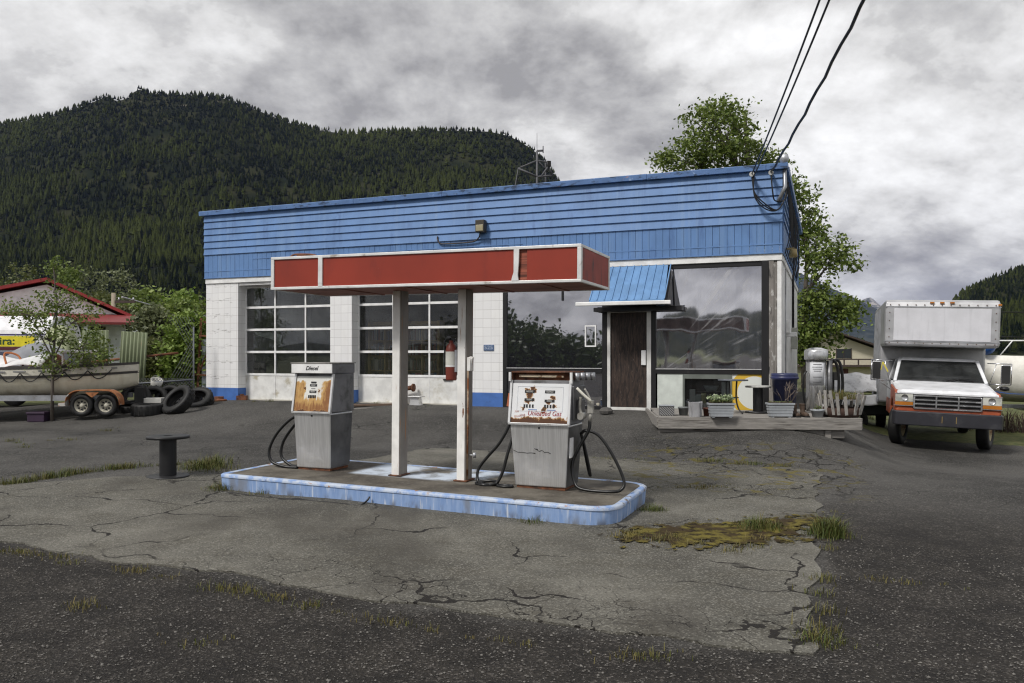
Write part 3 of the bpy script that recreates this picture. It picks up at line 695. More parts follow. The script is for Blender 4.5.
# blue plaque on the tiled pier
PLQ = mat('slate blue plaque', (.09,.14,.25), .5)
pl = MB().box(8.22, 8.48, -.02, -.004, 1.30, 1.44).build('number_plaque', PLQ, B, .012)
t1 = text('525', .12, mat('pale plaque lettering', (.4,.46,.55), .6), pl, (8.35, -.022, 1.37), sx=1.25)
# side wall fittings, seen edge-on at the right
bx = MB().box(BW+.0, BW+.16, 4.6, 4.95, 1.35, 1.9).build('meter_box', mat('grey meter box', (.42,.43,.38), .6), B, .01)
MB().tube([(BW+.05, 4.7, 1.9), (BW+.05, 4.7, 3.2), (BW+.08, 4.7, 4.3)], .03, 8).build('conduit', BLACK, bx)
MB().box(BW, BW+.22, 2.2, 2.5, 1.62, 1.72).box(BW+.0, BW+.09, 2.1, 2.7, 1.7, 2.0).build('wall_bracket', WHITE2, B, .01)
MB().tube([(BW+.02, 1.5, .2), (BW+.02, 1.5, 3.1)], .014, 6).build('pipe', GALV, B)
sl = MB().cyl((BW+.2, .9, 3.45), (BW+.2, .9, 3.28), .07, .09, 12).box(BW+.05, BW+.22, .87, .93, 3.44, 3.48).build('side_lamp', mat('yellow brass lamp', (.35,.27,.12), .5), B)
for x in (14.25, 14.62): MB().cyl((x, -.24, 4.86), (x, -.1, 4.86), .035, .045, 10).cyl((x, -.26, 4.86), (x, -.24, 4.86), .05, .05, 10).build('insulator', mat('grey porcelain', (.45,.45,.43), .4), B)
wh = MB().tube([(BW-.05, -.1, 4.3), (BW+.08, -.06, 4.6), (BW+.06, -.02, 5.1)], .04, 8).lathe([(.0,.2),(.07,.18),(.10,.08),(.06,0)], (BW+.06, -.02, 5.08), 12)
wh.build('weatherhead', GALV, B)
lp = MB()
for k in range(3):
    lp.tube(curve_pts([(14.25+.02*k,-.22,4.86),(14.3,-.24,4.5-.04*k),(14.5,-.26,4.25-.05*k),(14.75,-.2,4.12),(BW+.1,-.05,4.5),(BW+.06,-.02,5.12)], 40), .013, 6)
lp.tube(curve_pts([(14.62,-.24,4.86),(14.65,-.27,4.5),(14.7,-.2,4.3),(BW+.1,-.06,4.4),(BW+.07,-.02,5.1)], 30), .015, 6)
lp.build('cable_loop', HOSE, B)
B2 = MB()
for k in range(14):
    y = .4+k*.5; B2.tube(curve_pts([(BW+.06, y, 3.3), (BW+.1+.05*random.random(), y+.15, 3.8), (BW+.09, y+.1, 4.9)], 8), .012, 5)
B2.build('hanging_wires', HOSE, B)
# service cables: they run off over the viewer to the street
def cable(p0, p1, sag, r, label, twist=False):
    P0, P1 = Vector(p0), Vector(p1); pts = []
    for k in range(61):
        t_ = k/60; p = P0.lerp(P1, t_); p.z -= 4*sag*t_*(1-t_)
        if twist: p += Vector((.012*math.sin(k*2.1), 0, .012*math.cos(k*2.1)))
        pts.append(p)
    o = MB().tube(pts, r, 6).build('overhead_cable', HOSE); tag(o, label, 'cable', 'service cables to the building'); return o
def bl(x, y, z): 
    q = F(x, -y); return (q[0], q[1], z+.5)
cable(bl(14.25,-.24,4.87), (-.1,-12,10.3), .75, .014, 'thin overhead cable, leftmost of three above the blue roof corner')
cable(bl(14.3,-.25,4.84), (.12,-12,10.1), .75, .014, 'thin overhead cable with a small splice, middle of three above the roof corner')
cable(bl(14.62,-.25,4.87), (.65,-12,10.4), 1.0, .022, 'thick twisted overhead cable, rightmost of three above the roof corner', True)

# ------------------------------------------------------------------ inside, seen through the second garage door
SHELFW = mat('yellow pine shelf', (.36,.25,.11), .7, scale=3, stretch=(4,4,1))
BK = [mat('book spines %d' % k, c, .6) for k, c in enumerate([(.25,.24,.22),(.10,.12,.16),(.2,.08,.06),(.4,.38,.35),(.05,.05,.055)])]
def bookshelf(x, y, label):
    o = thing('bookshelf', label, 'bookshelf', F(x, -y, .515), ANG, 'bookshelves behind the garage door')
    f = MB().box(-.5, -.44, 0, .28, 0, 2.05).box(.44, .5, 0, .28, 0, 2.05).box(-.44, .44, .26, .28, 0, 2.05)
    lv = [.05, .42, .80, 1.18, 1.56, 1.98]
    for z in lv: f.box(-.44, .44, 0, .26, z-.025, z)
    f.box(-.02, .02, .0, .26, .05, 1.96)
    f.build('shelf_frame', SHELFW, o)
    bs = [MB() for _ in BK]
    for z in lv[:-1]:
        xx = -.43
        while xx < .41:
            w_ = random.uniform(.018, .05)
            if abs(xx+w_/2) > .05 and random.random() > .06: random.choice(bs).box(xx, xx+w_-.003, .04+random.uniform(0,.04), .25, z, z+random.uniform(.2, .32))
            xx += w_
    for b, m_ in zip(bs, BK): b.build('books', m_, o)['kind'] = 'stuff'
    return o
bookshelf(5.12, .75, 'pine bookshelf full of books behind the second garage door, nearest its left jamb')
bookshelf(6.16, .8, 'pine bookshelf full of books behind the middle column of garage panes')
o = thing('display_rack', 'low glass display rack white at top behind the right garage panes', 'rack', F(7.1, -.85, .515), ANG)
rk = MB()
for x in (-.34, .34): rk.box(x-.015, x+.015, 0, .03, 0, 1.42).box(x-.015, x+.015, .3, .33, 0, 1.42)
rk.box(-.36, .36, 0, .34, 1.40, 1.45).box(-.36, .36, 0, .34, .75, .78).box(-.36, .36, 0, .34, .35, .38)
rk.build('frame', mat('pale metal rack', (.6,.62,.58), .4), o)
for x in (-.05, .24): MB().lathe([(.05,0),(.05,.05),(.0,.09)], (x, .1, 1.45), 10).build('globe', WHITEINK, o)
sg = MB().box(-.3, .32, -.06, -.045, .40, 1.33).build('sign_board', BLACK, o)
text('22', .26, WHITEINK, sg, (.06, -.064, 1.0), sx=.8, offset=.006); text('J', .26, WHITEINK, sg, (-.12, -.064, .76), sx=.8, offset=.006)
o = thing('counter_goods', 'heap of small bright goods on a shelf behind the garage glass', 'goods', F(6.2, -.75, .515), ANG)
m = MB(); m.box(-.5, .4, 0, .35, 0, .62); m.build('counter', mat('dark counter', (.05,.045,.04), .7), o)
for k, c in enumerate([(.35,.1,.07),(.4,.4,.38),(.1,.2,.25)]):
    b = MB()
    for _ in range(6): b.obox((random.uniform(-.45,.35), random.uniform(.05,.28), .66+random.uniform(0,.05)), (random.uniform(.05,.14), .08, .06), (0,0,random.random()))
    b.build('carton', mat('goods %d' % k, c, .5), o)
# inside the low storefront pane
o = thing('window_display', 'jars, bowls and white boxes on display behind the low shop window', 'display', F(13.32, -.3, .5), ANG)
MB().box(-.45, .45, 0, .4, .06, .16).build('ledge', mat('display ledge', (.2,.2,.19), .7), o)
for (x, w_, h, c) in ((-.36, .12, .30, (.6,.62,.6)), (-.12, .1, .22, (.3,.3,.12)), (.3, .09, .46, (.5,.54,.54)), (.40, .07, .46, (.5,.54,.54)), (-.24, .12, .18, (.4,.45,.42)), (.12, .1, .2, (.25,.3,.33))):
    MB().box(x-w_/2, x+w_/2, .08, .2, .162, .162+h).build('box', mat('display box', c, .5), o, .008)
MB().lathe([(.0,.0),(.10,.0),(.17,.12),(.16,.12),(.09,.02)], (.02,.22,.42), 20).build('bowl', mat('grey bowl', (.25,.3,.32), .4), o)
MB().box(-.45, .45, .3, .42, .40, .42).build('upper_shelf', mat('display ledge b', (.16,.16,.15), .7), o)
# ------------------------------------------------------------------ pump island and canopy
TILT = R(.95)
Ox, Oy, _ = F(13.64, 9.44); OZ = .0
IROT = (0, TILT, ANG)                       # left end a little higher, as the forecourt is
def I(u, s, z=0.0):
    """point on the tilted island frame; u, s in the forecourt frame, z above its base plane"""
    x, y, _ = F(u, s); return (x, y, OZ+z+math.tan(TILT)*(13.64-u))
IL, ID, IH = 4.70, 1.72, .20
isl = thing('pump_island', 'long pale blue kerbed concrete pump island with worn rounded edge', 'pump island', I(13.64, 9.44), rot=IROT)
# local: x from -IL to 0, y from 0 (front) to ID
def outline(inset=0, r=.30):
    pts = []; x0, x1, y0, y1 = -IL-.06+inset, .10-inset, inset, ID-inset; r = max(.02, r-inset)
    q = max(.02, r-.22)
    for cx, cy, a0, r in ((x1-r, y0+r, -90, r), (x1-r, y1-r, 0, r), (x0+q, y1-q, 90, q), (x0+q, y0+q, 180, q)):
        for k in range(9): a = R(a0+90*k/8); pts.append((cx+r*math.cos(a), cy+r*math.sin(a)))
    return pts
t = NT('pale blue kerb paint'); nz = t.noise(t.obj((5,5,.8)), 2.4, 7, .65); v = t.sep(t.obj())
c = t.mix(t.ramp(nz, .35, .65), (.19,.30,.54), (.28,.39,.61))
c = t.mix(t.ramp(t.noise(t.obj((9,9,.7), (3,1,2)), 2, 6), .56, .70), c, (.58,.63,.70))
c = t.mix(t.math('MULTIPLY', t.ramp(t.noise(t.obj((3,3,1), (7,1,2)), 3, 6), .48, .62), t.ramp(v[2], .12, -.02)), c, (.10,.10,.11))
c = t.mix(t.math('MULTIPLY', t.ramp(t.noise(t.obj((1.2,1.2,.4), (2,8,2)), 1.6, 5), .58, .68), .8), c, (.19,.2,.22))
c = t.mix(t.ramp(t.noise(t.obj((8,8,.8), (5,9,1)), 2.2, 6, .7), .68, .72), c, (.30,.16,.07))
t.bsdf(c, .6, 0, t.bump(nz, .2, .01), .35); KERB = t.m
t = NT('worn kerb lip'); nz = t.noise(t.obj(), 6, 7, .7)
c = t.mix(t.ramp(nz, .40, .56), (.20,.31,.55), (.42,.48,.58)); c = t.mix(t.ramp(t.noise(t.obj(off=(4,1,7)), 5, 7, .7), .58, .64), c, (.13,.10,.08)); c = t.mix(t.ramp(t.noise(t.obj(off=(1,5,3)), 7, 6, .7), .61, .67), c, RUSTL)
t.bsdf(c, .5, 0, t.bump(nz, .2, .01)); LIP = t.m
def ring_wall(a, za, b, zb, name, m, par, smooth=True):
    n = len(a); mb = MB().add([(p[0], p[1], za) for p in a]+[(p[0], p[1], zb) for p in b], [(i, (i+1) % n, n+(i+1) % n, n+i) for i in range(n)], smooth); return mb.build(name, m, par)
ring_wall(outline(.012), -.12, outline(.0), IH-.035, 'kerb', KERB, isl)
lip = MB(); o0, o1, o2, o3, o4 = outline(-.008), outline(-.008), outline(.012), outline(.05), outline(.07); n = len(o0)
lv = [(o0, IH-.04), (o1, IH-.012), (o2, IH), (o3, IH+.001), (o4, IH-.006)]
vv = [(p[0], p[1], z) for o_, z in lv for p in o_]
lip.add(vv, [(k*n+i, k*n+(i+1) % n, (k+1)*n+(i+1) % n, (k+1)*n+i) for k in range(4) for i in range(n)], True)
lip.build('kerb_lip', LIP, isl)
t = NT('dirty island concrete'); nz = t.noise(t.obj(), 1.6, 7, .65); v = t.sep(t.obj())
c = t.mix(t.ramp(nz, .35, .65), (.055,.047,.038), (.15,.135,.11)); c = t.mix(t.ramp(t.noise(t.obj(off=(3,3,0)), 22, 6), .55, .75, 0, .5), c, (.24,.22,.19))
bl_ = t.math('MULTIPLY', t.math('MULTIPLY', t.ramp(v[0], -3.5, -3.35), t.ramp(v[0], -1.6, -1.8)), t.ramp(v[1], .72, .86))
c = t.mix(t.math('MULTIPLY', bl_, t.ramp(nz, .62, .45)), c, (.50,.56,.64))
t.bsdf(c, .85, 0, t.bump(nz, .4, .02), .3)
pl = outline(.06); MB().add([(p[0], p[1], IH-.008) for p in pl], [tuple(range(n))]).build('top_surface', t.m, isl)

# canopy
cz0, cz1, cd = 2.452, 2.845, 1.12
cx = 13.3; CL = 3.9
can = thing('canopy', 'small flat canopy with faded red sign panels on two white posts', 'canopy', F(cx, 9.14, 0), rot=(0, R(.5), ANG))
# local x from -CL to 0, y 0 front .. cd
rp = MB(); rp.box(-CL+.04, -3.22, -.004, .02, cz0+.031, cz1-.031); rp.box(-3.16, -.73, -.004, .02, cz0+.031, cz1-.031); rp.box(-.60, -.05, -.004, .02, cz0+.031, cz1-.031)
rp.build('sign_panel', REDPANEL, can)
MB().box(-.69, -.60, .012, .03, cz0+.031, cz1-.031).build('exposed_gap', mat('bare sign rib', (.22,.06,.035), .6, stretch=(1,1,20), scale=2, var=.6), can)
MB().box(-.028, -.006, .03, cd-.03, cz0+.031, cz1-.031).build('end_panel', REDDIRT, can, label='dark stained red end panel')
MB().box(-CL+.006, -CL+.03, .03, cd-.03, cz0+.031, cz1-.031).build('end_panel', REDPANEL, can)
MB().box(-CL+.04, -.04, cd-.02, cd+.004, cz0+.031, cz1-.031).build('back_panel', mat('dulled brown sign back', (.11,.075,.065), .7, layers=[((.05,.035,.03), 3, .5, .7)]), can)  # unseen back, colour dulled to weaken its red reflection in the shop window
tr = MB()
for z0, z1 in ((cz0, cz0+.031), (cz1-.031, cz1)):
    tr.box(-CL, 0, -.02, .03, z0, z1).box(-CL, 0, cd-.03, cd+.02, z0, z1).box(-.03, 0, .03, cd-.03, z0, z1).box(-CL, -CL+.03, .03, cd-.03, z0, z1)
for x in (-CL, -.045): tr.box(x, x+.045, -.018, .03, cz0+.031, cz1-.031).box(x, x+.045, cd-.03, cd+.018, cz0+.031, cz1-.031)
tr.build('sign_trim', TRIM, can, .004)
dv = MB().box(-3.22, -3.16, -.022, .0, cz0+.02, cz1-.02); dv.build('panel_divider', TRIM, can, .004)
MB().prism([(-.745,cz1-.03),(-.745,cz0+.12),(-.765,cz0+.06),(-.77,cz0+.03),(-.69,cz0+.03),(-.70,cz0+.09),(-.69,cz0+.2),(-.685,cz1-.03)], -.024, .0, 'y').build('panel_divider', TRIM, can, label='bent and torn sign divider strip')
sf = MB().box(-CL+.03, -.03, .03, cd-.03, cz0+.005, cz0+.02)
for x in (-3.0, -2.1, -1.2, -.5): sf.box(x, x+.03, .03, cd-.03, cz0-.006, cz0+.005)
sf.build('soffit', SOFFIT, can)
MB().box(-CL+.03, -.03, .03, cd-.03, cz1-.03, cz1-.01).build('canopy_roof', GALV, can)
MB().tube(curve_pts([(-3.66,.04,cz1),(-3.6,.05,cz1+.03),(-3.4,.05,cz1+.025),(-3.3,.06,cz1+.01)], 12), .012, 5).obox((-3.5,.08,cz1+.02), (.14,.08,.03)).build('debris', RUSTY, can)
for k, u in enumerate((10.83, 11.70)):
    x = u-cx; y = 9.14-8.62
    zb = I(u, 8.55, IH)[2]-math.tan(R(.5))*(cx-u)*1.0
    p = MB().box(x-.055, x+.045, y, y+.012, zb, cz0).box(x-.055, x-.043, y+.012, y+.19, zb, cz0).build('post', POST, can, .003)
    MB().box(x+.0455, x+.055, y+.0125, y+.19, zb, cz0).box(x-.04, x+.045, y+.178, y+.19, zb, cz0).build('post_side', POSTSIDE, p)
    MB().box(x-.085, x+.085, y-.03, y+.22, zb-.004, zb+.010).build('base_plate', RUSTY, p, .003)
    if k == 1:
        MB().box(x+.056, x+.10, y+.02, y+.12, 1.50, 1.66).obox((x+.09, y+.06, 1.62), (.05,.06,.09), (.3,.2,.1)).build('switch_box', POST, p, .006)
        MB().tube([(x+.07, y+.03, zb+.02), (x+.07, y+.03, 1.5)], .012, 6).build('conduit', mat('rusty pipe', (.34,.25,.17), .7, layers=[(RUST, 8, .45, .6)]), p)
        MB().tube([(x+.06, y+.05, .52), (x+.16, y+.05, .52)], .008, 6).cyl((x+.15, y+.05, .49), (x+.15, y+.05, .55), .02, .02, 8).build('tap', GALV, p)

# fire extinguisher hung on the right canopy post
ex_p = F(11.545, 8.55, 0)
zz = 1.40
fe = thing('fire_extinguisher', 'old red fire extinguisher with pale label hanging on the right canopy post', 'fire extinguisher', (ex_p[0], ex_p[1], zz+.0), ANG)
MB().lathe([(.0,.0),(.06,.0),(.066,.02),(.066,.36),(.055,.41),(.025,.44),(.025,.47),(0,.47)], n=20).build('body', mat('dull red extinguisher', (.19,.04,.027), .45), fe)
MB().lathe([(.0675,.18),(.0675,.34)], n=20).build('label_wrap', mat('pale label', (.6,.6,.55), .6), fe)
MB().lathe([(.0675,.16),(.0675,.18)], n=20).build('strap', WHITEINK, fe)
MB().box(-.02, .06, -.015, .015, .47, .50).box(-.02, .075, -.012, .012, .52, .535).tube(curve_pts([(0,-.02,.49),(-.06,-.03,.47),(-.075,-.02,.36),(-.07,-.02,.2)], 14), .01, 6).build('valve', BLACK, fe)
MB().box(.055, .085, -.03, .03, .1, .36).build('bracket', GALV, fe)

# ------------------------------------------------------------------ pumps
def rusty_face(name, blobs, bottom, white=(.72,.73,.74), heavy=False):
    """white enamel with rust eating in from given points of the panel (x, z)"""
    t = NT(name); o = t.obj(); wn_ = t.n('TexNoise'); t.put(wn_.inputs['Vector'], o); wn_.inputs['Scale'].default_value = 17; wn_.inputs['Detail'].default_value = 6
    ws_ = t.n('VectorMath', operation='MULTIPLY_ADD'); t.put(ws_.inputs[0], wn_.outputs['Color']); ws_.inputs[1].default_value = (.10,.0,.10); t.put(ws_.inputs[2], o)
    wo_ = t.n('VectorMath', operation='SUBTRACT'); t.put(wo_.inputs[0], ws_.outputs[0]); wo_.inputs[1].default_value = (.05,0,.05); v = t.sep(wo_.outputs[0]); nz = t.noise(o, 20, 8, .78); n2 = t.noise(o, 5, 6, .65)
    acc = None
    for (bx, bz, r) in blobs:
        d = t.math('SQRT', t.math('ADD', t.math('POWER', t.math('SUBTRACT', v[0], bx), 2), t.math('POWER', t.math('SUBTRACT', v[2], bz), 2)))
        g = t.ramp(d, 0, r, 1, 0); acc = g if acc is None else t.math('MAXIMUM', acc, g)
    lo = t.ramp(v[2], bottom[0], bottom[1], 1, 0); acc = t.math('MAXIMUM', acc, lo) if acc is not None else lo
    k = t.math('ADD', t.math('MULTIPLY', acc, .46), t.math('MULTIPLY', nz, 1.0))
    c = white
    c = t.mix(t.ramp(n2, .42, .75, 0, .35), c, (.60,.60,.58))
    if heavy:
        st = t.noise(t.obj((14,14,2.2)), 2.2, 8, .7)
        side = t.math('MAXIMUM', t.ramp(v[0], .02, .23), t.ramp(v[0], -.07, -.15, 0, .75))
        dn = t.math('MAXIMUM', side, t.ramp(v[2], 1.02, .80, 0, .95))
        h = t.math('ADD', t.math('MULTIPLY', dn, .60), t.math('MULTIPLY', st, .75))
        h = t.math('MULTIPLY', h, t.ramp(v[2], 1.17, 1.09))
        c = t.mix(t.ramp(h, .56, .74), c, (.50,.30,.10)); c = t.mix(t.ramp(h, .78, .98), c, (.24,.10,.03)); c = t.mix(t.ramp(h, 1.02, 1.2), c, (.12,.05,.02))
    c = t.mix(t.ramp(k, .62, .70), c, (.42,.23,.08)); c = t.mix(t.ramp(k, .70, .80), c, (.085,.035,.015))
    t.bsdf(c, t.ramp(k, .6, .75, .3, .8), 0, t.bump(k, .2, .005)); return t.m
HEADSIDE = mat('grey painted head side', (.17,.17,.18), .5, layers=[((.07,.07,.07), 3, .5, .7), (RUST, 6, .68, .74)])
COUNTER = mat('counter window', (.02,.02,.022), .3)
DIGIT = mat('counter digits', (.5,.5,.48), .6)
def taper(w0, d0, z0, w1, d1, z1, yo0=0, yo1=0):
    a, b, c, d = w0/2, d0/2, w1/2, d1/2
    return [(-a,-b+yo0,z0),(a,-b+yo0,z0),(a,b+yo0,z0),(-a,b+yo0,z0),(-c,-d+yo1,z1),(c,-d+yo1,z1),(c,d+yo1,z1),(-c,d+yo1,z1)]
def face_slope(z, z0=.735, z1=1.22, y0=-.262, y1=-.18): return y0+(y1-y0)*(z-z0)/(z1-z0)
SL = math.atan2(.082, .485)
def pump(u, s, wb, wt, label, kind):
    p = I(u, s, IH-.008)
    o = thing('gas_pump', label, 'gas pump', p, ANG-R(1.0) if kind == 'gas' else ANG, 'old fuel pumps on the island')
    MB().hexa(taper(wb-.03, .40, 0, wb-.03, .40, .035)).build('base', RUSTY, o)
    cab = MB().hexa(taper(wb, .43, .03, wt, .50, .72)).build('cabinet', STEEL, o, .012)
    MB().hexa([(wb/2+.001,-.205,.035),(wb/2+.003,-.205,.035),(wb/2+.003,.205,.035),(wb/2+.001,.205,.035),(wt/2+.001,-.24,.70),(wt/2+.003,-.24,.70),(wt/2+.003,.24,.70),(wt/2+.001,.24,.70)]).build('side_shade_panel', DSTEEL, cab)  # dark sheet paints shade onto the cabinet's right side
    MB().cyl((0, -.256, .685), (0, -.235, .685), .011, .011, 10).build('lock', BLACK, cab)
    w = wt+.035; hz1 = 1.21
    hv = [(-w/2,-.255,.73),(w/2,-.255,.73),(w/2,.255,.73),(-w/2,.255,.73),(-w/2,-.175,hz1),(w/2,-.175,hz1),(w/2,.255,hz1),(-w/2,.255,hz1)]
    head = MB().hexa(hv).build('head', HEADSIDE, o, .006)
    tr = MB()
    for x in (-w/2+.012, w/2-.012): tr.beam((x, face_slope(.73)-.005, .73), (x, face_slope(hz1)-.005, hz1), .028, .03, (0,1,0))
    tr.box(-w/2, w/2, -.278, -.24, .715, .74)
    tr.build('face_trim', ALU, head, .003)
    def on(x, z, lift=.004): return (x, face_slope(z)-lift, z)
    rot = (R(90)-SL, 0, 0)
    if kind == 'gas':
        fm = rusty_face('rust eaten white pump face', [(-.125,1.05,.075),(-.165,1.09,.05),(-.075,1.09,.05),(-.145,.98,.055),(-.08,.985,.04),(.155,1.02,.05),(.11,.975,.045),(.05,.885,.045),(-.20,.90,.035),(.17,.93,.03),(-.1,1.12,.04)], (.745,.835))
    else:
        fm = rusty_face('rust flooded white pump face', [(-.12,1.02,.03),(.1,1.0,.03)], (.73,.76), (.70,.70,.66), True)
    z0, z1 = .742, hz1-.035
    face = MB().hexa([(-w/2+.03,face_slope(z0)-.004,z0),(w/2-.03,face_slope(z0)-.004,z0),(w/2-.03,face_slope(z0)+.01,z0),(-w/2+.03,face_slope(z0)+.01,z0),
                      (-w/2+.03,face_slope(z1)-.004,z1),(w/2-.03,face_slope(z1)-.004,z1),(w/2-.03,face_slope(z1)+.01,z1),(-w/2+.03,face_slope(z1)+.01,z1)]).build('dial_face', fm, o)
    def window(x, z, ww, hh, digits, dm=DIGIT):
        c = MB().obox(on(x, z, .007), (ww, .006, hh), (-SL, 0, 0)).build('counter', COUNTER, face)
        if digits: text(digits, hh*.95, dm, c, on(x, z, .011), rot, sx=1.15)
    if kind == 'gas':
        window(-.125, 1.085, .115, .030, '00000'); window(-.125, .995, .115, .028, '0000')
        window(.115, 1.085, .115, .030, '00000'); window(.115, .985, .115, .028, '0000')
        for x0 in (-.185, .06):
            for k, dx in enumerate((0, .03, .065, .10)):
                MB().obox(on(x0+dx+.005, .925, .007), (.018, .005, .036), (-SL, 0, 0)).build('price_wheel', COUNTER, face)
        fr_ = MB()
        for a, b in (((-.27,.87),(-.27,1.14)), ((.27,.87),(.27,1.14)), ((-.27,1.14),(.27,1.14)), ((-.27,.87),(.27,.87))):
            fr_.beam(on(a[0],a[1],.005), on(b[0],b[1],.005), .005, .004, (0,1,0))
        fr_.build('face_moulding', mat('grey face moulding', (.58,.6,.63), .4), face)
        text('Unleaded Gas', .078, REDINK, face, on(.06, .845, .006), rot, .25, sx=.9)
        text('No', .04, mat('faint red ink', (.5,.3,.28), .6), face, on(-.27, .862, .006), (rot[0], R(-14), 0), .2)
        text('Smoking', .04, mat('faint red ink b', (.5,.3,.28), .6), face, on(-.235, .815, .006), (rot[0], R(-14), 0), .2)
        for x0 in (-.08, .14): MB().obox(on(x0, .885, .006), (.10, .003, .008), (-SL, 0, 0)).build('blue_strip', mat('faded blue strip', (.12,.2,.42), .5), face)
        # rusted open lamp housing on top
        tp = MB().box(-w/2+.01, w/2, -.20, .25, hz1+.085, hz1+.10).box(-w/2+.03, w/2-.03, -.13, -.12, hz1, hz1+.085).box(-w/2+.01, -w/2+.022, -.19, .25, hz1, hz1+.085).box(w/2-.022, w/2-.01, -.19, .25, hz1, hz1+.085).build('lamp_housing', RUSTY, head)
        MB().box(-.27, .26, -.165, -.15, hz1+.035, hz1+.06).build('tube_lamp', mat('dirty lamp tube', (.62,.52,.38), .5, layers=[(RUST, 9, .5, .6)]), tp)
        MB().box(-w/2-.012, -w/2+.012, -.225, -.19, hz1-.01, hz1+.09).box(w/2-.012, w/2+.012, -.225, -.19, hz1-.03, hz1+.09).build('housing_bracket', WHITE, tp)
        fn = MB()
        for k in range(4): fn.cyl((w/2+.03+.03*k, -.1+.10*k, hz1-.0), (w/2+.03+.03*k, -.1+.1*k, hz1+.085), .028, .028, 10)
        fn.build('fittings', GALV, head)
        pn = MB().box(w/2, w/2+.03, -.2, .2, .78, 1.15).box(w/2, w/2+.06, -.1, .1, .84, 1.0); pn.build('holster', DSTEEL, head, .006)
        nz = MB().tube(curve_pts([(w/2+.10,-.05,1.12),(w/2+.14,-.04,1.05),(w/2+.17,-.04,.98)], 8), .012, 7).obox((w/2+.17,-.04,.92), (.06,.06,.14)).tube([(w/2+.17,-.04,.86),(w/2+.16,-.04,.76)], .022, 8).tube(curve_pts([(w/2+.10,-.1,.80),(w/2+.06,-.1,.9),(w/2+.07,-.1,1.03)], 10), .02, 8)
        nz.cyl((w/2+.08,-.15,.82), (w/2+.08,-.02,.82), .04, .04, 12)
        nzo = nz.build('nozzle', mat('grey cast nozzle', (.36,.35,.32), .5, .3, layers=[(GRIME, 6, .5, .7)]), o)
        MB().tube(curve_pts([(w/2+.05,-.17,1.13),(w/2+.12,-.16,1.06),(w/2+.2,-.12,.98)], 10), .016, 7).build('lever', mat('pale lever', (.66,.64,.56), .5), nzo)
        ln = MB().obox((-w/2-.03,-.1,.98), (.06,.10,.15), (0,.15,0)).obox((-w/2-.01,-.1,1.08), (.03,.08,.08)).tube([(-w/2-.04,-.1,.92),(-w/2-.02,-.12,.78)], .018, 8).build('nozzle', ORANGE, o, label='orange red nozzle cover')
        rx = w/2
        MB().tube(curve_pts([(rx+.05,-.02,.62),(rx+.12,-.05,.655),(rx+.26,-.05,.61),(rx+.42,-.08,.42),(rx+.56,-.12,.16),(rx+.55,-.16,.05),(rx+.42,-.20,.022),(rx+.12,-.20,.03),(rx+.02,-.16,.10),(rx-.02,-.12,.28),(rx+.04,-.09,.45),(rx+.15,-.06,.66),(rx+.16,-.04,.78)], 90), .018, 8).build('hose', HOSE, o)
        MB().tube(curve_pts([(rx+.03,.04,.62),(rx+.07,.06,.45),(rx+.11,.08,.24),(rx+.12,.1,.14),(rx+.09,.12,.22),(rx+.03,.1,.55)], 40), .018, 8).build('hose', HOSE, o)
        lx = -w/2
        MB().tube(curve_pts([(lx-.03,-.12,.80),(lx-.05,-.13,.68),(lx-.16,-.16,.48),(lx-.30,-.18,.32),(lx-.40,-.2,.18),(lx-.39,-.24,.06),(lx-.30,-.28,.025),(lx-.18,-.26,.03),(lx-.16,-.2,.045),(lx-.26,-.17,.05),(lx-.38,-.2,.035),(lx-.40,-.26,.025),(lx-.28,-.31,.02),(lx-.17,-.24,.03),(lx-.10,-.2,.16),(lx-.05,-.16,.38),(lx-.005,-.1,.58)], 130), .018, 8).build('hose', HOSE, o)
        MB().tube([(lx-.04+.09*math.cos(a)-.0, -.27+.045*math.sin(a), .02) for a in [k*.33 for k in range(20)]], .017, 8).build('hose', HOSE, o)
        MB().box(wt/2-.015, wt/2+.0, -.2, -.08, .36, .58).build('paper_tag', WHITEINK, cab)
        cr = MB()
        for pts in ([(-.31,.425),(-.26,.405),(-.20,.405),(-.15,.40),(-.1,.405),(-.05,.40)], [(-.05,.45),(.0,.425),(.03,.44),(.06,.415),(.1,.42),(.13,.405)], [(-.02,.445),(-.06,.455)]):
            cr.tube([(x, -.2165-.0505*z+.0008, z) for x, z in pts], .0045, 5)
        cr.build('dent_line', mat('dark dent crease', (.06,.06,.06), .5), cab)
    else:
        wd = text
        window(.0, 1.10, .075, .020, None); window(.0, 1.065, .10, .028, '0000'); window(.0, .985, .10, .028, '0000')
        MB().obox(on(0, 1.025, .006), (.06,.004,.012), (-SL,0,0)).build('small_notice', mat('grey notice', (.3,.3,.3), .5), face)
        for k in range(5): MB().obox(on(-.055+.024*k, .925, .007), (.015,.005,.036), (-SL,0,0)).build('price_wheel', COUNTER, face)
        hb = MB().box(-w/2-.02, w/2+.01, -.235, .26, hz1+.002, hz1+.125).build('header_box', HEADSIDE, head, .008)
        hs = MB().box(-w/2-.02, w/2+.01, -.25, -.236, hz1+.005, hz1+.122).build('header_sign', WHITE2, head, .005)
        MB().box(-w/2-.03, w/2+.02, -.255, .27, hz1+.126, hz1+.138).build('header_lid', mat('rough grey lid', (.3,.29,.27), .7, layers=[((.08,.07,.06), 5, .5, .65)]), head)
        text('Diesel', .072, INK, hs, (0, -.252, hz1+.066), (R(90),0,0), .3, offset=.0008)
        lx = -w/2
        MB().obox((lx-.03,.0,.93), (.05,.07,.2)).obox((lx-.07,.0,.98), (.06,.06,.07), (0,.5,0)).cyl((lx-.13,0,1.0), (lx-.08,0,1.0), .035, .035, 10).build('nozzle', BLACK, o)
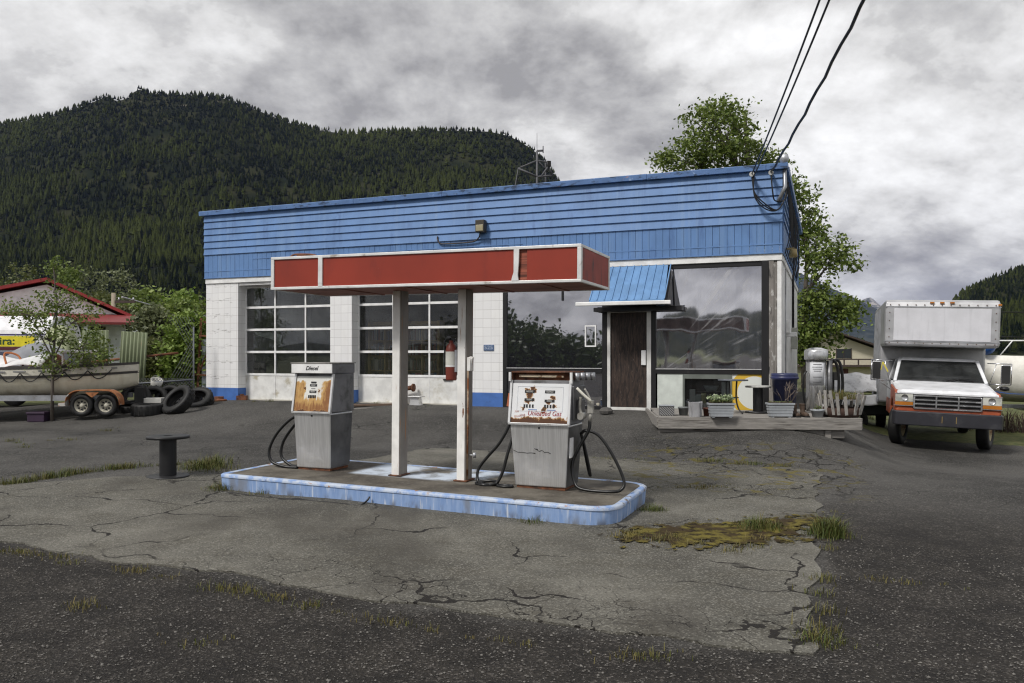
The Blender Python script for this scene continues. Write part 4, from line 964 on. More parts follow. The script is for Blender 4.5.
        MB().tube(curve_pts([(lx+.03,-.12,.70),(lx-.14,-.15,.60),(lx-.31,-.18,.42),(lx-.40,-.20,.22),(lx-.34,-.22,.08),(lx-.14,-.22,.025),(lx+.04,-.20,.02)], 50), .019, 8).build('hose', HOSE, o)
        MB().tube(curve_pts([(lx+.02,-.05,.66),(lx-.12,-.08,.52),(lx-.26,-.10,.32),(lx-.27,-.12,.14),(lx-.12,-.14,.04),(lx+.02,-.15,.022)], 50), .019, 8).build('hose', HOSE, o)
    return o
pump(9.70, 8.47, .50, .54, 'rust stained steel fuel pump with white Diesel header', 'diesel')
pump(12.71, 8.47, .60, .69, 'dented steel fuel pump with red Unleaded Gas lettering on a rust pitted face', 'gas')
# loose black cable along the kerb
pts = [gnd(*p, .012) for p in [(214,492), (232,493), (262,497), (300,500), (335,503), (352,505)]]
pe = I(11.0, 9.47, .10); pts += [(pe[0]-.10, pe[1]-.10, .06), (pe[0]-.03, pe[1]-.03, .10), pe]
tag(MB().tube(curve_pts(pts, 60), .010, 6).build('loose_cable', HOSE), 'thin black cable lying along the foot of the blue kerb', 'cable')
# cable drum used as a table
def spool(x, y, z, r, h, rc, label, m, mt=None, grp=None):
    o = thing('cable_spool', label, 'cable spool', (x, y, z), .3, grp)
    MB().lathe([(.05,0),(r,0),(r,.03),(r-.01,.035),(.05,.035)], n=36).build('bottom_flange', m, o)
    MB().lathe([(rc,.035),(rc,h-.035)], n=24).build('drum', m, o)
    tp = MB().lathe([(.0,h-.036),(r,h-.035),(r,h-.008),(r-.01,h),(.06,h),(.05,h-.02),(0,h-.02)], n=36).build('top_flange', mt or m, o)
    return o
SPOOLM = mat('black spool plastic', (.014,.014,.015), .45, layers=[((.06,.06,.06), 5, .58, .75)], bump=.1)
x, y, z = gnd(168, 477)
spool(x, y, z-.01, .265, .55, .105, 'black plastic cable spool standing on the slab left of the pumps', SPOOLM, grp='cable spools used as tables')
# ------------------------------------------------------------------ timber deck and what stands on it
DP = (2.69, 14.54); DA = R(-4.8); DZ = .572
def D(x, y, z=0): c, s = math.cos(DA), math.sin(DA); return (DP[0]+x*c-y*s, DP[1]+x*s+y*c, DZ+z)
def dpx(px, py):
    Y = (1.7-DZ)*796/(py-355); return ((px-512)/796*Y, Y, DZ)
deck = thing('timber_deck', 'low weathered grey timber deck outside the shop window', 'deck', D(0,0,-DZ+.0), DA)
y = .0; pk = MB()
while y < 2.45:
    w_ = .138; ym = y+w_
    if ym < 1.78: pk.box(.0+.03*(y/2.5), 3.55, y, ym-.008, DZ-.035, DZ-random.uniform(0,.004))
    else:
        xl = .093+(2.6-ym)/.304-.05
        if xl > .2: pk.box(.06, xl, y, ym-.008, DZ-.035, DZ-random.uniform(0,.004))
        xr = 2.61+.289*(ym-1.835)/.957+.06
        pk.box(xr, 3.55, y, ym-.008, DZ-.035, DZ-random.uniform(0,.004))
    y = ym
pk.build('deck_plank', WOODGREY, deck, .004)
MB().box(-.02, 3.57, -.045, -.004, DZ-.215, DZ-.003).build('front_board', WOODGREY, deck, .006)
MB().box(-.045, -.004, -.02, 2.5, DZ-.2, DZ-.005).build('side_board', WOODGREY, deck, .006)
MB().box(3.555, 3.59, -.02, 2.4, DZ-.2, DZ-.005).build('side_board', WOODGREY, deck, .006)
MB().box(.0, 3.3, .05, .14, DZ-.37, DZ-.219).build('sleeper', WOODGREY, deck, .008)
MB().box(.05, 3.4, 1.2, 1.3, DZ-.5, DZ-.04).build('sleeper', WOODGREY, deck)
for x in (2.95,): MB().box(x, x+.1, .01, .16, DZ-.40, DZ-.22).build('block', WOODGREY, deck)

PLANT = NT('small leaves'); PLANT.bsdf(PLANT.mix(PLANT.attr('tint'), (.05,.085,.025), (.20,.20,.09)), .6, 0, None, .2); PLANT = PLANT.m
PALEP = NT('pale rosettes'); PALEP.bsdf(PALEP.mix(PALEP.attr('tint'), (.18,.25,.11), (.55,.60,.42)), .6, 0, None, .2); PALEP = PALEP.m
def leaf_cloud(name, pts, L, m, parent=None, flat=.0, asp=.5, tint=None):
    """one four-sided leaf per point, turned at random"""
    pts = np.asarray(pts, float); n = len(pts)
    a = rng.normal(size=(n, 3)); a[:, 2] *= (1-flat); a /= np.linalg.norm(a, axis=1)[:, None]
    b = rng.normal(size=(n, 3)); b[:, 2] *= (1-flat); b -= a*(a*b).sum(1)[:, None]; b /= np.linalg.norm(b, axis=1)[:, None]
    l = (L*rng.uniform(.6, 1.25, n))[:, None]*.5
    v = np.stack([pts-a*l, pts+b*l*asp, pts+a*l, pts-b*l*asp], 1).reshape(-1, 3)
    return np_mesh(name, v, np.arange(4*n).reshape(-1, 4), m, parent, attr=rng.uniform(0, 1, n) if tint is None else tint)
def planter(px, py, label, kind):
    o = thing('planter_box', label, 'planter', dpx(px, py), DA+R(2), 'ribbed grey planter boxes on the deck')
    b = MB()
    for k in range(4):
        z = .02+k*.052; w_ = .195+.008*k; b.box(-w_, w_, -.10-.004*k, .10+.004*k, z, z+.045)
        b.box(-w_+.01, w_-.01, -.095, .095, z+.045, z+.052)
    b.box(-.235, .235, -.125, .125, .228, .262)
    b.build('box', GREYPLASTIC, o, .006)
    for x in (-.15, .15): MB().box(x-.025, x+.025, -.09, .09, -.0, .02).build('foot', GREYPLASTIC, o)
    MB().box(-.22, .22, -.11, .11, .262, .268).build('soil', SOIL, o)
    if kind == 'rosettes':
        p = []
        for cx in np.linspace(-.18, .16, 6):
            cy = random.uniform(-.05, .05)
            p += [(cx+random.gauss(0,.032), cy+random.gauss(0,.035), .33+abs(random.gauss(0,.03))) for _ in range(70)]
        leaf_cloud('rosettes', p, .05, PALEP, o)
        leaf_cloud('foliage', [(random.uniform(-.2,.2), random.uniform(-.1,.1), .285+random.uniform(0,.03)) for _ in range(300)], .05, PLANT, o)
    else:
        leaf_cloud('foliage', [(random.uniform(-.2,.2), random.uniform(-.1,.1), .275+random.uniform(0,.012)) for _ in range(120)], .03, PLANT, o)
        tw = MB()
        for k in range(9):
            x0 = random.uniform(.0, .2); p0 = Vector((x0, random.uniform(-.05,.05), .25)); q = p0+Vector((random.uniform(-.1,.22), random.uniform(-.1,.1), random.uniform(.2,.42)))
            tw.tube([p0, p0.lerp(q, .5)+Vector((random.uniform(-.03,.03),0,.02)), q], [.005,.004,.002], 5)
            for _ in range(2): tw.tube([p0.lerp(q, .6), p0.lerp(q, .6)+Vector((random.uniform(-.12,.12), random.uniform(-.05,.05), random.uniform(.04,.14)))], [.003,.0015], 4)
        tw.build('dead_twig', mat('dead twigs', (.2,.16,.13), .8), o)
planter(721, 417.4, 'ribbed grey planter box full of pale green rosettes', 'rosettes')
planter(780, 417.2, 'ribbed grey planter box with bare dead twigs in front of the blue bin', 'twigs')
o = thing('wicker_cube', 'square grey wicker basket at left front corner of the deck', 'basket', dpx(666.5, 415.3), DA)
t = NT('grey wicker'); v = t.obj((1,1,1)); wv = t.n('TexWave'); wv.bands_direction = 'DIAGONAL'; t.put(wv.inputs[0], v); wv.inputs['Scale'].default_value = 14
c = t.mix(t.ramp(wv.outputs['Fac'], .3, .6), (.07,.07,.07), (.27,.27,.27)); t.bsdf(c, .8, 0, t.bump(wv.outputs['Fac'], .8, .01)); WICK = t.m
MB().box(-.13, .13, -.13, .13, 0, .175).build('body', WICK, o, .008); MB().box(-.14, .14, -.14, .14, .176, .192).build('rim', GREYPLASTIC, o, .005)
o = thing('plant_pot', 'round grey bucket pot between the wicker basket and a crumpled pot', 'pot', dpx(683.5, 415.2), 0)
MB().lathe([(0,0),(.075,0),(.095,.13),(.102,.13),(.102,.155),(.09,.155),(.085,.12),(0,.12)], n=24).build('pot', mat('grey pot', (.16,.17,.17), .6, layers=[((.3,.3,.3), 5, .6, .75)]), o)
MB().lathe([(0,.121),(.086,.121)], n=18).build('soil', SOIL, o)
o = thing('plant_pot', 'crumpled square pale grey pot wrapped in cloth at the deck edge', 'pot', dpx(695.3, 416.6), DA-.1)
b = MB(); b.grid(lambda a, h: ((.105+.02*h+.008*math.sin(a*40+3*h))*(abs(math.cos(a*6.283))**.4)*(1 if math.cos(a*6.283) > 0 else -1), (.105+.02*h+.008*math.cos(a*33))*(abs(math.sin(a*6.283))**.4)*(1 if math.sin(a*6.283) > 0 else -1), .27*h+.012*math.sin(a*12.57+1)*h), 60, 6)
b.build('wrap', mat('crumpled grey cloth', (.33,.33,.34), .8, layers=[((.14,.14,.14), 3, .5, .7, (6,6,.6))], bump=.5, bscale=25), o); MB().lathe([(0,.24),(.1,.24)], n=16).build('soil', SOIL, o)
o = thing('plant_pot', 'small brown clay pot beside the rosette planter', 'pot', dpx(706.5, 416), 0)
MB().lathe([(0,0),(.05,0),(.062,.125),(.068,.125),(.068,.15),(.058,.15),(.055,.12),(0,.12)], n=20).build('pot', TERRA, o); MB().lathe([(0,.121),(.054,.121)], n=14).build('soil', SOIL, o)
o = thing('plant_pot', 'small round grey bowl pot with sprouting leaves at the right of the deck', 'pot', dpx(817.5, 417.2), 0)
MB().lathe([(0,0),(.085,0),(.115,.11),(.125,.11),(.125,.145),(.11,.145),(.1,.1),(0,.1)], n=24).build('pot', GREYPLASTIC, o); MB().lathe([(0,.12),(.105,.12)], n=14).build('soil', SOIL, o)
leaf_cloud('foliage', [(random.gauss(0,.04), random.gauss(0,.04), .15+abs(random.gauss(0,.03))) for _ in range(60)], .04, PLANT, o)
# rustic tub fenced with pickets
o = thing('picket_planter', 'round rustic planter fenced with pale upright pickets and tall grass', 'planter', dpx(841, 416.6), .2)
MB().lathe([(0,0),(.30,0),(.345,.06),(.35,.17),(.32,.17),(.30,.12),(0,.12)], n=28).build('tub', mat('dark brown bark', (.055,.032,.024), .9, bump=.6, bscale=20), o)
pk = MB()
for k in range(17):
    a = k/17*6.283+random.uniform(-.07,.07); h = random.uniform(.36,.49); tl = random.uniform(.02,.10)
    p = Vector((.335*math.cos(a), .335*math.sin(a), .05)); q = Vector(((.335+tl)*math.cos(a+random.uniform(-.15,.15)), (.335+tl)*math.sin(a), h))
    pk.beam(p, q, .07*random.uniform(.7,1), .018, (math.cos(a), math.sin(a), .01))
pk.build('picket', mat('pale weathered pickets', (.36,.345,.32), .85, layers=[((.13,.1,.08), 5, .5, .7, (5,5,.7))]), o)
MB().lathe([(0,.33),(.31,.33)], n=20).build('soil', SOIL, o)
v, f, tn = blades([(random.gauss(0,.15), random.gauss(0,.15), .33, random.uniform(.08,.2), .8, random.choice((.2,.8,.95))) for _ in range(380)])
np_mesh('foliage', v, f, GRASS, o, attr=tn)
# boots
for k, (px, lab) in enumerate(((795, 'worn brown work boot beside the dead-twig planter'), (803.5, 'worn brown work boot, right one of the pair by the bowl pot'))):
    o = thing('work_boot', lab, 'boot', dpx(px, 416.8), DA+random.uniform(-.2,.2), 'pair of old work boots')
    MB().tube(curve_pts([(0,.03,.05),(0,.035,.12),(0,.05,.2),(0,.05,.235)], 12), [.048]*3+[.044]*3+[.05]*3+[.054]*4, 14).tube(curve_pts([(0,.05,.045),(0,-.02,.05),(0,-.08,.045),(0,-.14,.035),(0,-.165,.03)], 12), [.045,.045,.046,.046,.046,.047,.047,.046,.045,.043,.04,.03,.012], 14).build('upper', mat('brown boot leather', (.07,.045,.03), .65, layers=[((.15,.11,.08), 7, .55, .7)], bump=.3), o)
    MB().prism([(-.045,-.165),(-.025,-.185),(.025,-.185),(.045,-.165),(.05,-.08),(.04,.0),(.045,.07),(.025,.095),(-.025,.095),(-.045,.07),(-.04,0),(-.05,-.08)], 0, .025, 'z').build('sole', RUBBER, o)
# black cat ornament
o = thing('cat_figure', 'small black cat ornament with white chest on the deck', 'ornament', D(3.27, 1.25), DA)
MB().lathe([(0,0),(.08,0),(.09,.03),(.085,.1),(.06,.18),(.035,.21),(0,.22)], n=18).lathe([(0,.19),(.045,.21),(.055,.25),(.045,.29),(0,.305)], n=16).add([(-.045,-.01,.28),(-.01,-.01,.295),(-.035,0,.335),(.045,-.01,.28),(.01,-.01,.295),(.035,0,.335),(-.03,.02,.28),(.03,.02,.28)], [(0,1,2),(1,6,2),(6,0,2),(4,3,5),(7,4,5),(3,7,5)]).tube(curve_pts([(.06,.05,.02),(.13,.03,.03),(.15,-.02,.08)], 10), .015, 7).build('body', mat('black ceramic', (.012,.012,.013), .3), o)
MB().lathe([(0,.07),(.03,.08),(.034,.12),(.02,.17),(0,.18)], c=(0,-.062,0), n=12).build('chest', WHITEINK, o)
# tapered navy bin
o = thing('storage_bin', 'tall tapered navy blue plastic bin at the shop corner', 'bin', D(2.48, .98), DA)
MB().lathe([(0,0),(.195,0),(.235,.69),(.245,.69),(.25,.77),(.235,.775),(.225,.68),(.0,.66)], n=30).build('bin', mat('navy plastic', (.022,.028,.085), .42, layers=[((.05,.06,.12), 3, .55, .75)]), o)
MB().lathe([(.248,.66),(.262,.68),(.262,.70),(.248,.72)], n=30).build('rim', mat('navy rim', (.025,.03,.09), .4), o)
sx, sy, _ = D(2.02, 1.15)
spool(sx, sy, DZ, .245, .53, .10, 'black cable spool with a pale tabletop on the deck by the shop window', SPOOLM, mat('pale spool top', (.42,.42,.40), .6, layers=[(GRIME, 4, .5, .75)]), 'cable spools used as tables')
# spindly table
o = thing('side_table', 'thin black metal table with splayed curved legs on the deck', 'table', D(1.50, .95), DA+.15)
MB().lathe([(0,.63),(.28,.63),(.285,.64),(.28,.655),(0,.655)], n=30).build('tabletop', mat('grey metal top', (.09,.10,.115), .5), o)
for k in range(4):
    a = k*1.5708+.5; c_, s_ = math.cos(a), math.sin(a)
    MB().tube(curve_pts([(.10*c_,.10*s_,.63),(.085*c_,.085*s_,.45),(.09*c_,.09*s_,.25),(.15*c_,.15*s_,.09),(.24*c_,.24*s_,.012)], 20), .0125, 7).build('leg', BLACK, o)
MB().lathe([(.10,.3),(.11,.3),(.11,.315),(.10,.315)], n=20, closed=True).build('brace_ring', BLACK, o)
# coin vacuum
o = thing('vacuum_station', 'stainless steel coin vacuum cabinet with domed lid and black hoses', 'vacuum', D(3.32, 1.85), DA)
V1 = mat('polished steel cabinet', (.6,.6,.6), .26, .9, layers=[((.3,.3,.3), 2, .5, .75, (8,8,.5), .45)])
MB().lathe([(.0,-.0),(.195,0),(.195,1.03),(.0,1.03)], n=28).build('cabinet', V1, o)
MB().lathe([(0,1.03),(.225,1.03),(.23,1.05),(.23,1.2),(.215,1.235),(.10,1.275),(0,1.28)], n=32).build('lid', V1, o)
MB().grid(lambda a, b: (.198*math.cos(-2.5+1.5*a), .198*math.sin(-2.5+1.5*a), .52+.46*b), 10, 2).build('notice', mat('white notice paper', (.55,.56,.58), .6), o, solid=.002)
for k, (z, w_) in enumerate(((.93,.16),(.88,.2),(.84,.18),(.80,.14),(.68,.18),(.58,.16))):
    MB().grid(lambda a, b: (.2005*math.cos(-1.72+(a-.5)*w_*5), .2005*math.sin(-1.72+(a-.5)*w_*5), z+.014*b), 8, 1).build('notice_line', mat('grey notice print', (.12,.12,.13), .6), o, solid=.001)
MB().lathe([(0,0),(.055,0),(.055,1.02),(0,1.02)], c=(.25,-.05,0), n=16).build('hose_post', DSTEEL, o)
for k, (dx, dy) in enumerate(((.34,-.02), (.43,.03))):
    MB().tube(curve_pts([(.28,.0,.95),(dx-.02,dy,1.03),(dx+.06,dy,.92),(dx+.10,dy,.6),(dx+.08,dy,.25),(dx,dy,.04)], 30), .03, 9).build('hose', HOSE, o)
MB().box(.30, .42, -.03, .12, .62, .78).box(.33, .36, .0, .1, 0, .62).build('hose_rack', DARK, o)
MB().tube(curve_pts([(-.21,-.08,.8),(-.27,-.1,.7),(-.28,-.1,.4),(-.24,-.1,.02)], 16), .02, 7).build('hose', HOSE, o)
# bits lying on the apron
def bit(name, label, cat, mb, m, px, py, rz=0, grp=None, lift=0):
    x, y, z = gnd(px, py); o = mb.build(name, m, None, .004); o.location = (x, y, z+lift); o.rotation_euler = (0, 0, rz); return tag(o, label, cat, grp)
bit('rock', 'dark lump of stone lying at the foot of the entrance door frame', 'rock', MB().lathe([(0,0),(.13,.01),(.15,.07),(.10,.13),(0,.15)], n=9, smooth=False), mat('dark stone', (.09,.085,.08), .9, bump=.5), 606, 414)
bit('flower_pot', 'small pale pot against the dark lower shop window', 'pot', MB().lathe([(0,0),(.08,0),(.11,.12),(.09,.17),(0,.19)], n=14), mat('pale pot', (.45,.42,.34), .7), 599, 409)
bit('iron_block', 'short rusty iron block at the left jamb of the first garage door', 'scrap', MB().box(-.13,.13,-.08,.08,0,.12).cyl((0,0,.12),(0,0,.16),.05,.05,10), RUSTY, 242, 400)
bit('rusty_disc', 'rusty iron disc lying by the blue corner of the tiled wall', 'scrap', MB().lathe([(0,0),(.2,0),(.2,.04),(.12,.06),(.12,.12),(0,.12)], n=22), RUSTY, 219, 401, 0, 'rusty discs by the wall')
bit('rusty_plate', 'flat rusty plate lying in front of the tyre heap', 'scrap', MB().prism([(-.2,-.1),(.18,-.13),(.22,.08),(-.1,.14)], 0, .035, 'z'), mat('orange rusty plate', (.22,.09,.035), .85, layers=[(RUST, 8, .5, .6)]), 203, 405)
bit('plank', 'grey brown plank lying at the foot of the pier between the garage doors', 'plank', MB().box(-.75,.75,-.09,.09,0,.05), mat('brown plank', (.16,.11,.08), .85, bump=.3), 370, 406, .35, 'planks lying by the garage doors')
bit('plank', 'dark weathered plank lying behind the left canopy post', 'plank', MB().box(-.6,.6,-.07,.07,0,.04), WOODGREY, 352, 410, .5, 'planks lying by the garage doors')
o = thing('rusty_pipe', 'rusty pipe end with flange standing before the second garage door', 'pipe', (*gnd(411, 404)[:2], gnd(411,404)[2]), ANG)
MB().cyl((-.22,0,.36), (.02,0,.40), .05, .06, 12).lathe([(0,0),(.10,0),(.10,.03),(0,.03)], (.05,0,.40), 14, 'x').build('pipe', RUSTY, o); MB().box(-.25,-.17,-.05,.05,0,.36).build('stand', RUSTY, o)
o = thing('metal_stool', 'low white metal stand before the second garage door', 'stand', (*gnd(416, 405)[:2], gnd(416,405)[2]), ANG)
MB().box(-.17,.17,-.13,.13,.19,.215).build('top', ALU, o, .006); MB().prism([(-.14,0),(.14,0),(.09,.19),(-.09,.19)], -.08, .08).build('base', ALU, o)
# ------------------------------------------------------------------ the box truck
TY = -R(22); tp = (8.98, 16.45)
tr = thing('box_truck', 'old white box truck with orange lower body and black bumper', 'truck', (*tp, -.135), rot=(0, R(1.9), TY))
TW = mat('white truck paint', (.74,.75,.77), .32, layers=[((.5,.5,.48), 3, .58, .8)], spec=.5)
TO = mat('orange truck paint', (.36,.085,.035), .4, layers=[((.2,.05,.03), 4, .52, .7)])
CHROME = mat('dull chrome', (.62,.62,.63), .22, .95, layers=[((.3,.3,.3), 6, .55, .75, (1,1,1), .5)])
BOXA = mat('dull aluminium box skin', (.50,.50,.51), .42, .55, var=.1, layers=[((.3,.3,.29), 2, .5, .75, (1,1,.4))])
BOXW = mat('white box panel', (.62,.62,.65), .5, var=.05, layers=[((.48,.48,.5), 2.2, .5, .8, (4,4,.3))])
BUMP = mat('black bumper', (.028,.028,.034), .45, layers=[((.06,.06,.065), 3, .5, .75)])
TGL = NT('truck windscreen'); p_ = TGL.n('BsdfPrincipled'); TGL.put(p_.inputs['Base Color'], (.012,.014,.015)); p_.inputs['Roughness'].default_value = .04; p_.inputs['IOR'].default_value = 1.8
TGL.t.links.new(p_.outputs[0], TGL.out.inputs[0]); TGL = TGL.m
TGL = glass_mat('truck glass', (.5,.55,.54), 1.9, .02, veil=.16, veilcol=(.3,.32,.32))  # uneven grey diffuse layer pales the glass
# body: outline of the side in (y,z) swept, narrower at the top (tumblehome)
hw = .96
def loft(secs, name, m, parent, bevel=.02, smooth=False):
    """secs: list of (y, [(x,z)...]) cross-sections"""
    k = len(secs[0][1]); mb = MB(); vv = [(x, y, z) for y, sec in secs for x, z in sec]
    ff = [(i*k+j, i*k+(j+1) % k, (i+1)*k+(j+1) % k, (i+1)*k+j) for i in range(len(secs)-1) for j in range(k)]
    ff += [tuple(reversed(range(k))), tuple((len(secs)-1)*k+j for j in range(k))]
    return mb.add(vv, ff, smooth).build(name, m, parent, bevel)
def sec(w, z0, z1, wt=None, c=.05):
    wt = wt or w
    return [(-w, z0), (w, z0), (w, z1-c), (wt-c*1.2, z1), (-wt+c*1.2, z1), (-w, z1-c)]
# lower nose (orange) and hood (white)
loft([(.12, sec(.95,.60,.72)), (.20, sec(.965,.58,.73)), (.55, sec(.975,.62,.73))], 'lower_nose', TO, tr, .015)
fl = MB()
for s in (-1, 1):
    a, b = sorted((s*.80, s*.985))
    pts = [(.14,.70),(.14,.98),(.30,1.06),(1.62,1.14),(1.62,.42),(1.42,.42),(1.38,.66),(1.22,.82),(1.0,.88),(.78,.82),(.62,.66),(.58,.60),(.2,.58)]
    MB().prism(pts, a, b, 'x').build('fender', TO, tr, .02)
loft([(.13, sec(.93,.99,1.03,.93,.03)), (.24, sec(.945,.98,1.085,.90)), (.8, sec(.95,.98,1.16,.90)), (1.40, sec(.955,.98,1.235,.90)), (1.62, sec(.95,.98,1.235,.90))], 'hood', TW, tr, .02, False)
# grille, lamps
gr = MB()
for z in (.70, .79, .875, .962): gr.box(-.62, .62, .085, .14, z-.014, z+.014)
for x in (-.62, -.205, .205, .62): gr.box(x-.016, x+.016, .082, .14, .70, .965)
GR = gr.build('grille', CHROME, tr, .004)
MB().box(-.62, .62, .135, .15, .70, .96).build('radiator', DARK, GR)
sl = MB()
for k in range(3):
    for j in range(1, 3): sl.box(-.62, .62, .11, .13, .70+.0885*k+.029*j-.003, .70+.0885*k+.029*j+.003)
sl.build('grille_bar', mat('dark grille bars', (.08,.08,.08), .4), GR)
HL = mat('cloudy headlamp lens', (.55,.55,.5), .12, layers=[((.35,.36,.33), 3, .45, .7)])
AMB = mat('amber lens', (.42,.15,.02), .25)
for s in (-1, 1):
    a, b = sorted((s*.64, s*.98)); h = MB().box(a, b, .09, .15, .825, .99).build('headlight', HL, tr, .008)
    for z_ in (.99, .735): MB().box(a-.012, b+.008, .085, .13, z_, z_+.014).build('lamp_bezel', CHROME, h, .003)
    MB().lathe([(0,.0),(.05,.002),(.065,-.01)], c=(s*.80, .086, .915), n=18, axis='y').build('reflector', CHROME, h)
    MB().box(a, b, .088, .15, .75, .823).build('turn_signal', AMB, tr, .006)
MB().box(-.97, .97, .13, .2, .64, .73).build('front_valance', TO, tr, .01)
# bumper
bp = MB().prism([(-1.02,.12),(-.98,.02),(-.5,-.02),(.5,-.02),(.98,.02),(1.02,.12),(1.02,.42),(.96,.42),(.96,.16),(-.96,.16),(-.96,.42),(-1.02,.42)], .34, .635, 'z').build('bumper', BUMP, tr, .02)
for x in (-.1, .16): MB().box(x-.006, x+.006, -.026, -.018, .42, .56).build('bumper_mark', mat('yellow brown scuff', (.25,.17,.06), .7), bp)
# cab
cy0, cy1, rz0, rz1 = 1.55, 3.15, 1.20, 1.74
def ring(y, w, z): return [(-w, y, z), (w, y, z)]
W0, W1 = .93, .79
cabp = [(-W0,1.50,1.225),(W0,1.50,1.225),(W1,2.02,1.70),(-W1,2.02,1.70)]      # windscreen corners
def quad_inset(q, k):
    c = sum((Vector(p) for p in q), Vector())/4; return [Vector(p).lerp(c, k) for p in q]
rf = MB().hexa([(-W1-.01,1.98,1.69),(W1+.01,1.98,1.69),(W1+.01,3.1,1.69),(-W1-.01,3.1,1.69),(-W1+.06,2.06,1.765),(W1-.06,2.06,1.765),(W1-.06,3.06,1.765),(-W1+.06,3.06,1.765)]).build('cab_roof', TW, tr, .03)
for s in (-1, 1):
    MB().beam((s*(W0-.02),1.50,1.22), (s*(W1-.005),2.02,1.71), .07, .06, (0,-1,.5)).build('windscreen_pillar', TW, tr, .015)
    MB().beam((s*(W0+.01),2.95,1.2), (s*(W1-.0),2.95,1.71), .14, .05, (1,0,0)).build('rear_pillar', TW, tr, .01)
ws = MB().add([(-W0+.05,1.515,1.235),(W0-.05,1.515,1.235),(W1-.04,2.0,1.69),(-W1+.04,2.0,1.69)], [(0,1,2,3)]).build('windscreen', TGL, tr, solid=.006)
for s in (-1, 1):
    MB().tube([(s*.05+.1,1.49,1.25),(s*.05+.35,1.57,1.31),(s*.05+.62,1.535,1.272)], .008, 5).build('wiper', BLACK, ws)
    MB().add([(s*(W0-.0),1.62,1.24),(s*(W0),2.88,1.24),(s*(W1+.0),2.88,1.69),(s*(W1+.0),2.08,1.69)], [(0,1,2,3)]).build('side_window', TGL, tr, solid=.006)
    a, b = sorted((s*.93, s*.975))
    d_ = MB().box(a, b, 1.63, 3.1, .78, 1.22).build('door', TW, tr, .015); MB().box(a-.003*(s < 0), b+.003*(s > 0), 1.63, 3.1, .44, .775).build('lower_door', TO, d_, .012)
    MB().box(a-.02*(s < 0), b+.02*(s > 0), 2.85, 3.0, 1.08, 1.12).build('handle', CHROME, d_)
MB().box(-.92, .92, 1.5, 3.1, .5, .98).build('cab_floor', DARK, tr); MB().box(-.9, .9, 1.42, 1.62, .98, 1.2).build('dashboard', DARK, tr)
for x in (-.45, .45): MB().box(x-.27, x+.27, 2.5, 2.7, .98, 1.45).box(x-.12, x+.12, 2.55, 2.66, 1.45, 1.62).build('seat', mat('dark seat', (.045,.045,.05), .8), tr, .05)
MB().tube([(-.45+.18*math.cos(a), 1.85+.06*math.sin(a), 1.26+.17*math.sin(a)) for a in [k*.3307 for k in range(20)]], .014, 6).build('steering_wheel', BLACK, tr)
MB().box(-.9, .9, 3.05, 3.12, .5, 1.7).build('cab_back', mat('grey cab back', (.25,.25,.25), .6), tr)
# wheels
def wheel(x, y, r, w, steer, name, rimcol):
    e = MB().lathe([(r*.58,-w/2),(r*.9,-w/2),(r*.985,-w*.4),(r,-w*.25),(r,w*.25),(r*.985,w*.4),(r*.9,w/2),(r*.58,w/2)], n=36, axis='x', closed=True).build(name, RUBBER, tr, loc=(x, y, r-.17), rot=(0,0,steer))
    MB().lathe([(0,.05),(.06,.07),(.075,.05),(r*.3,.02),(r*.5,.03),(r*.585,w*.42),(r*.62,w*.46)], n=28, axis='x').lathe([(0,-.05),(r*.5,-.03),(r*.585,-w*.42),(r*.62,-w*.46)], n=28, axis='x').build('rim', rimcol, e)
RIM = mat('yellowed wheel rim', (.42,.36,.22), .55, layers=[(RUST, 6, .5, .65)])
wheel(-.84, 1.0, .43, .23, R(-18), 'front_wheel', RIM); wheel(.84, 1.0, .43, .23, R(-18), 'front_wheel', RIM)
wheel(-.98, 5.2, .43, .23, 0, 'rear_wheel', RIM); wheel(.98, 5.2, .43, .23, 0, 'rear_wheel', RIM)
ch = MB().box(-.42, -.32, .3, 6.4, .5, .68).box(.32, .42, .3, 6.4, .5, .68).box(-.85, .85, .93, 1.07, .33, .43).box(-.95, .95, 5.12, 5.28, .33, .43).box(-.3, .3, .6, 1.7, .36, .7)
ch.build('chassis', DARK, tr)
# box with a peak over the cab
bw, z0, zc, z1 = 1.15, .62, 2.02, 3.08
prof = [(1.62,zc),(1.58,zc+.06),(1.58,z1-.16),(1.62,z1-.05),(1.74,z1),(6.6,z1),(6.6,z0),(3.3,z0),(3.3,zc)]
bx = MB().prism(prof, -bw, bw, 'x').build('cargo_box', BOXA, tr, .05)
MB().box(-bw+.18, bw-.18, 1.570, 1.578, zc+.13, z1-.20).build('front_panel', BOXW, bx, .003)
rv = MB()
for k in range(13):
    for z in (zc+.07, z1-.12):
        x = -bw+.1+k*(2*bw-.2)/12; rv.cyl((x, 1.566, z), (x, 1.582, z), .013, .013, 8)
for z in np.linspace(zc+.2, z1-.3, 4):
    for x in (-bw+.09, bw-.09): rv.cyl((x, 1.566, z), (x, 1.582, z), .013, .013, 8)
rv.build('rivet', mat('rusty rivets', (.12,.08,.06), .6), bx)
MB().box(-bw-.004, bw+.004, 1.570, 1.60, z1-.17, z1-.155).box(-bw-.004, bw+.004, 1.570, 1.60, zc+.10, zc+.118).build('edge_rail', GALV, bx)
for x in (-.2, 0, .2): MB().box(x-.045, x+.045, 1.565, 1.60, z1-.085, z1-.05).build('marker_lamp', AMB, bx, .004)
MB().box(bw-.06, bw+.01, 1.56, 1.62, z1-.13, z1-.09).build('marker_lamp', AMB, bx, .004)
rl = MB()
for y in np.arange(3.5, 6.5, .42): rl.box(-bw-.012, -bw+.004, y, y+.04, z0+.05, z1-.1)
rl.box(-bw-.02, -bw+.004, 3.3, 6.6, z0, z0+.09).build('side_rib', GALV, bx)
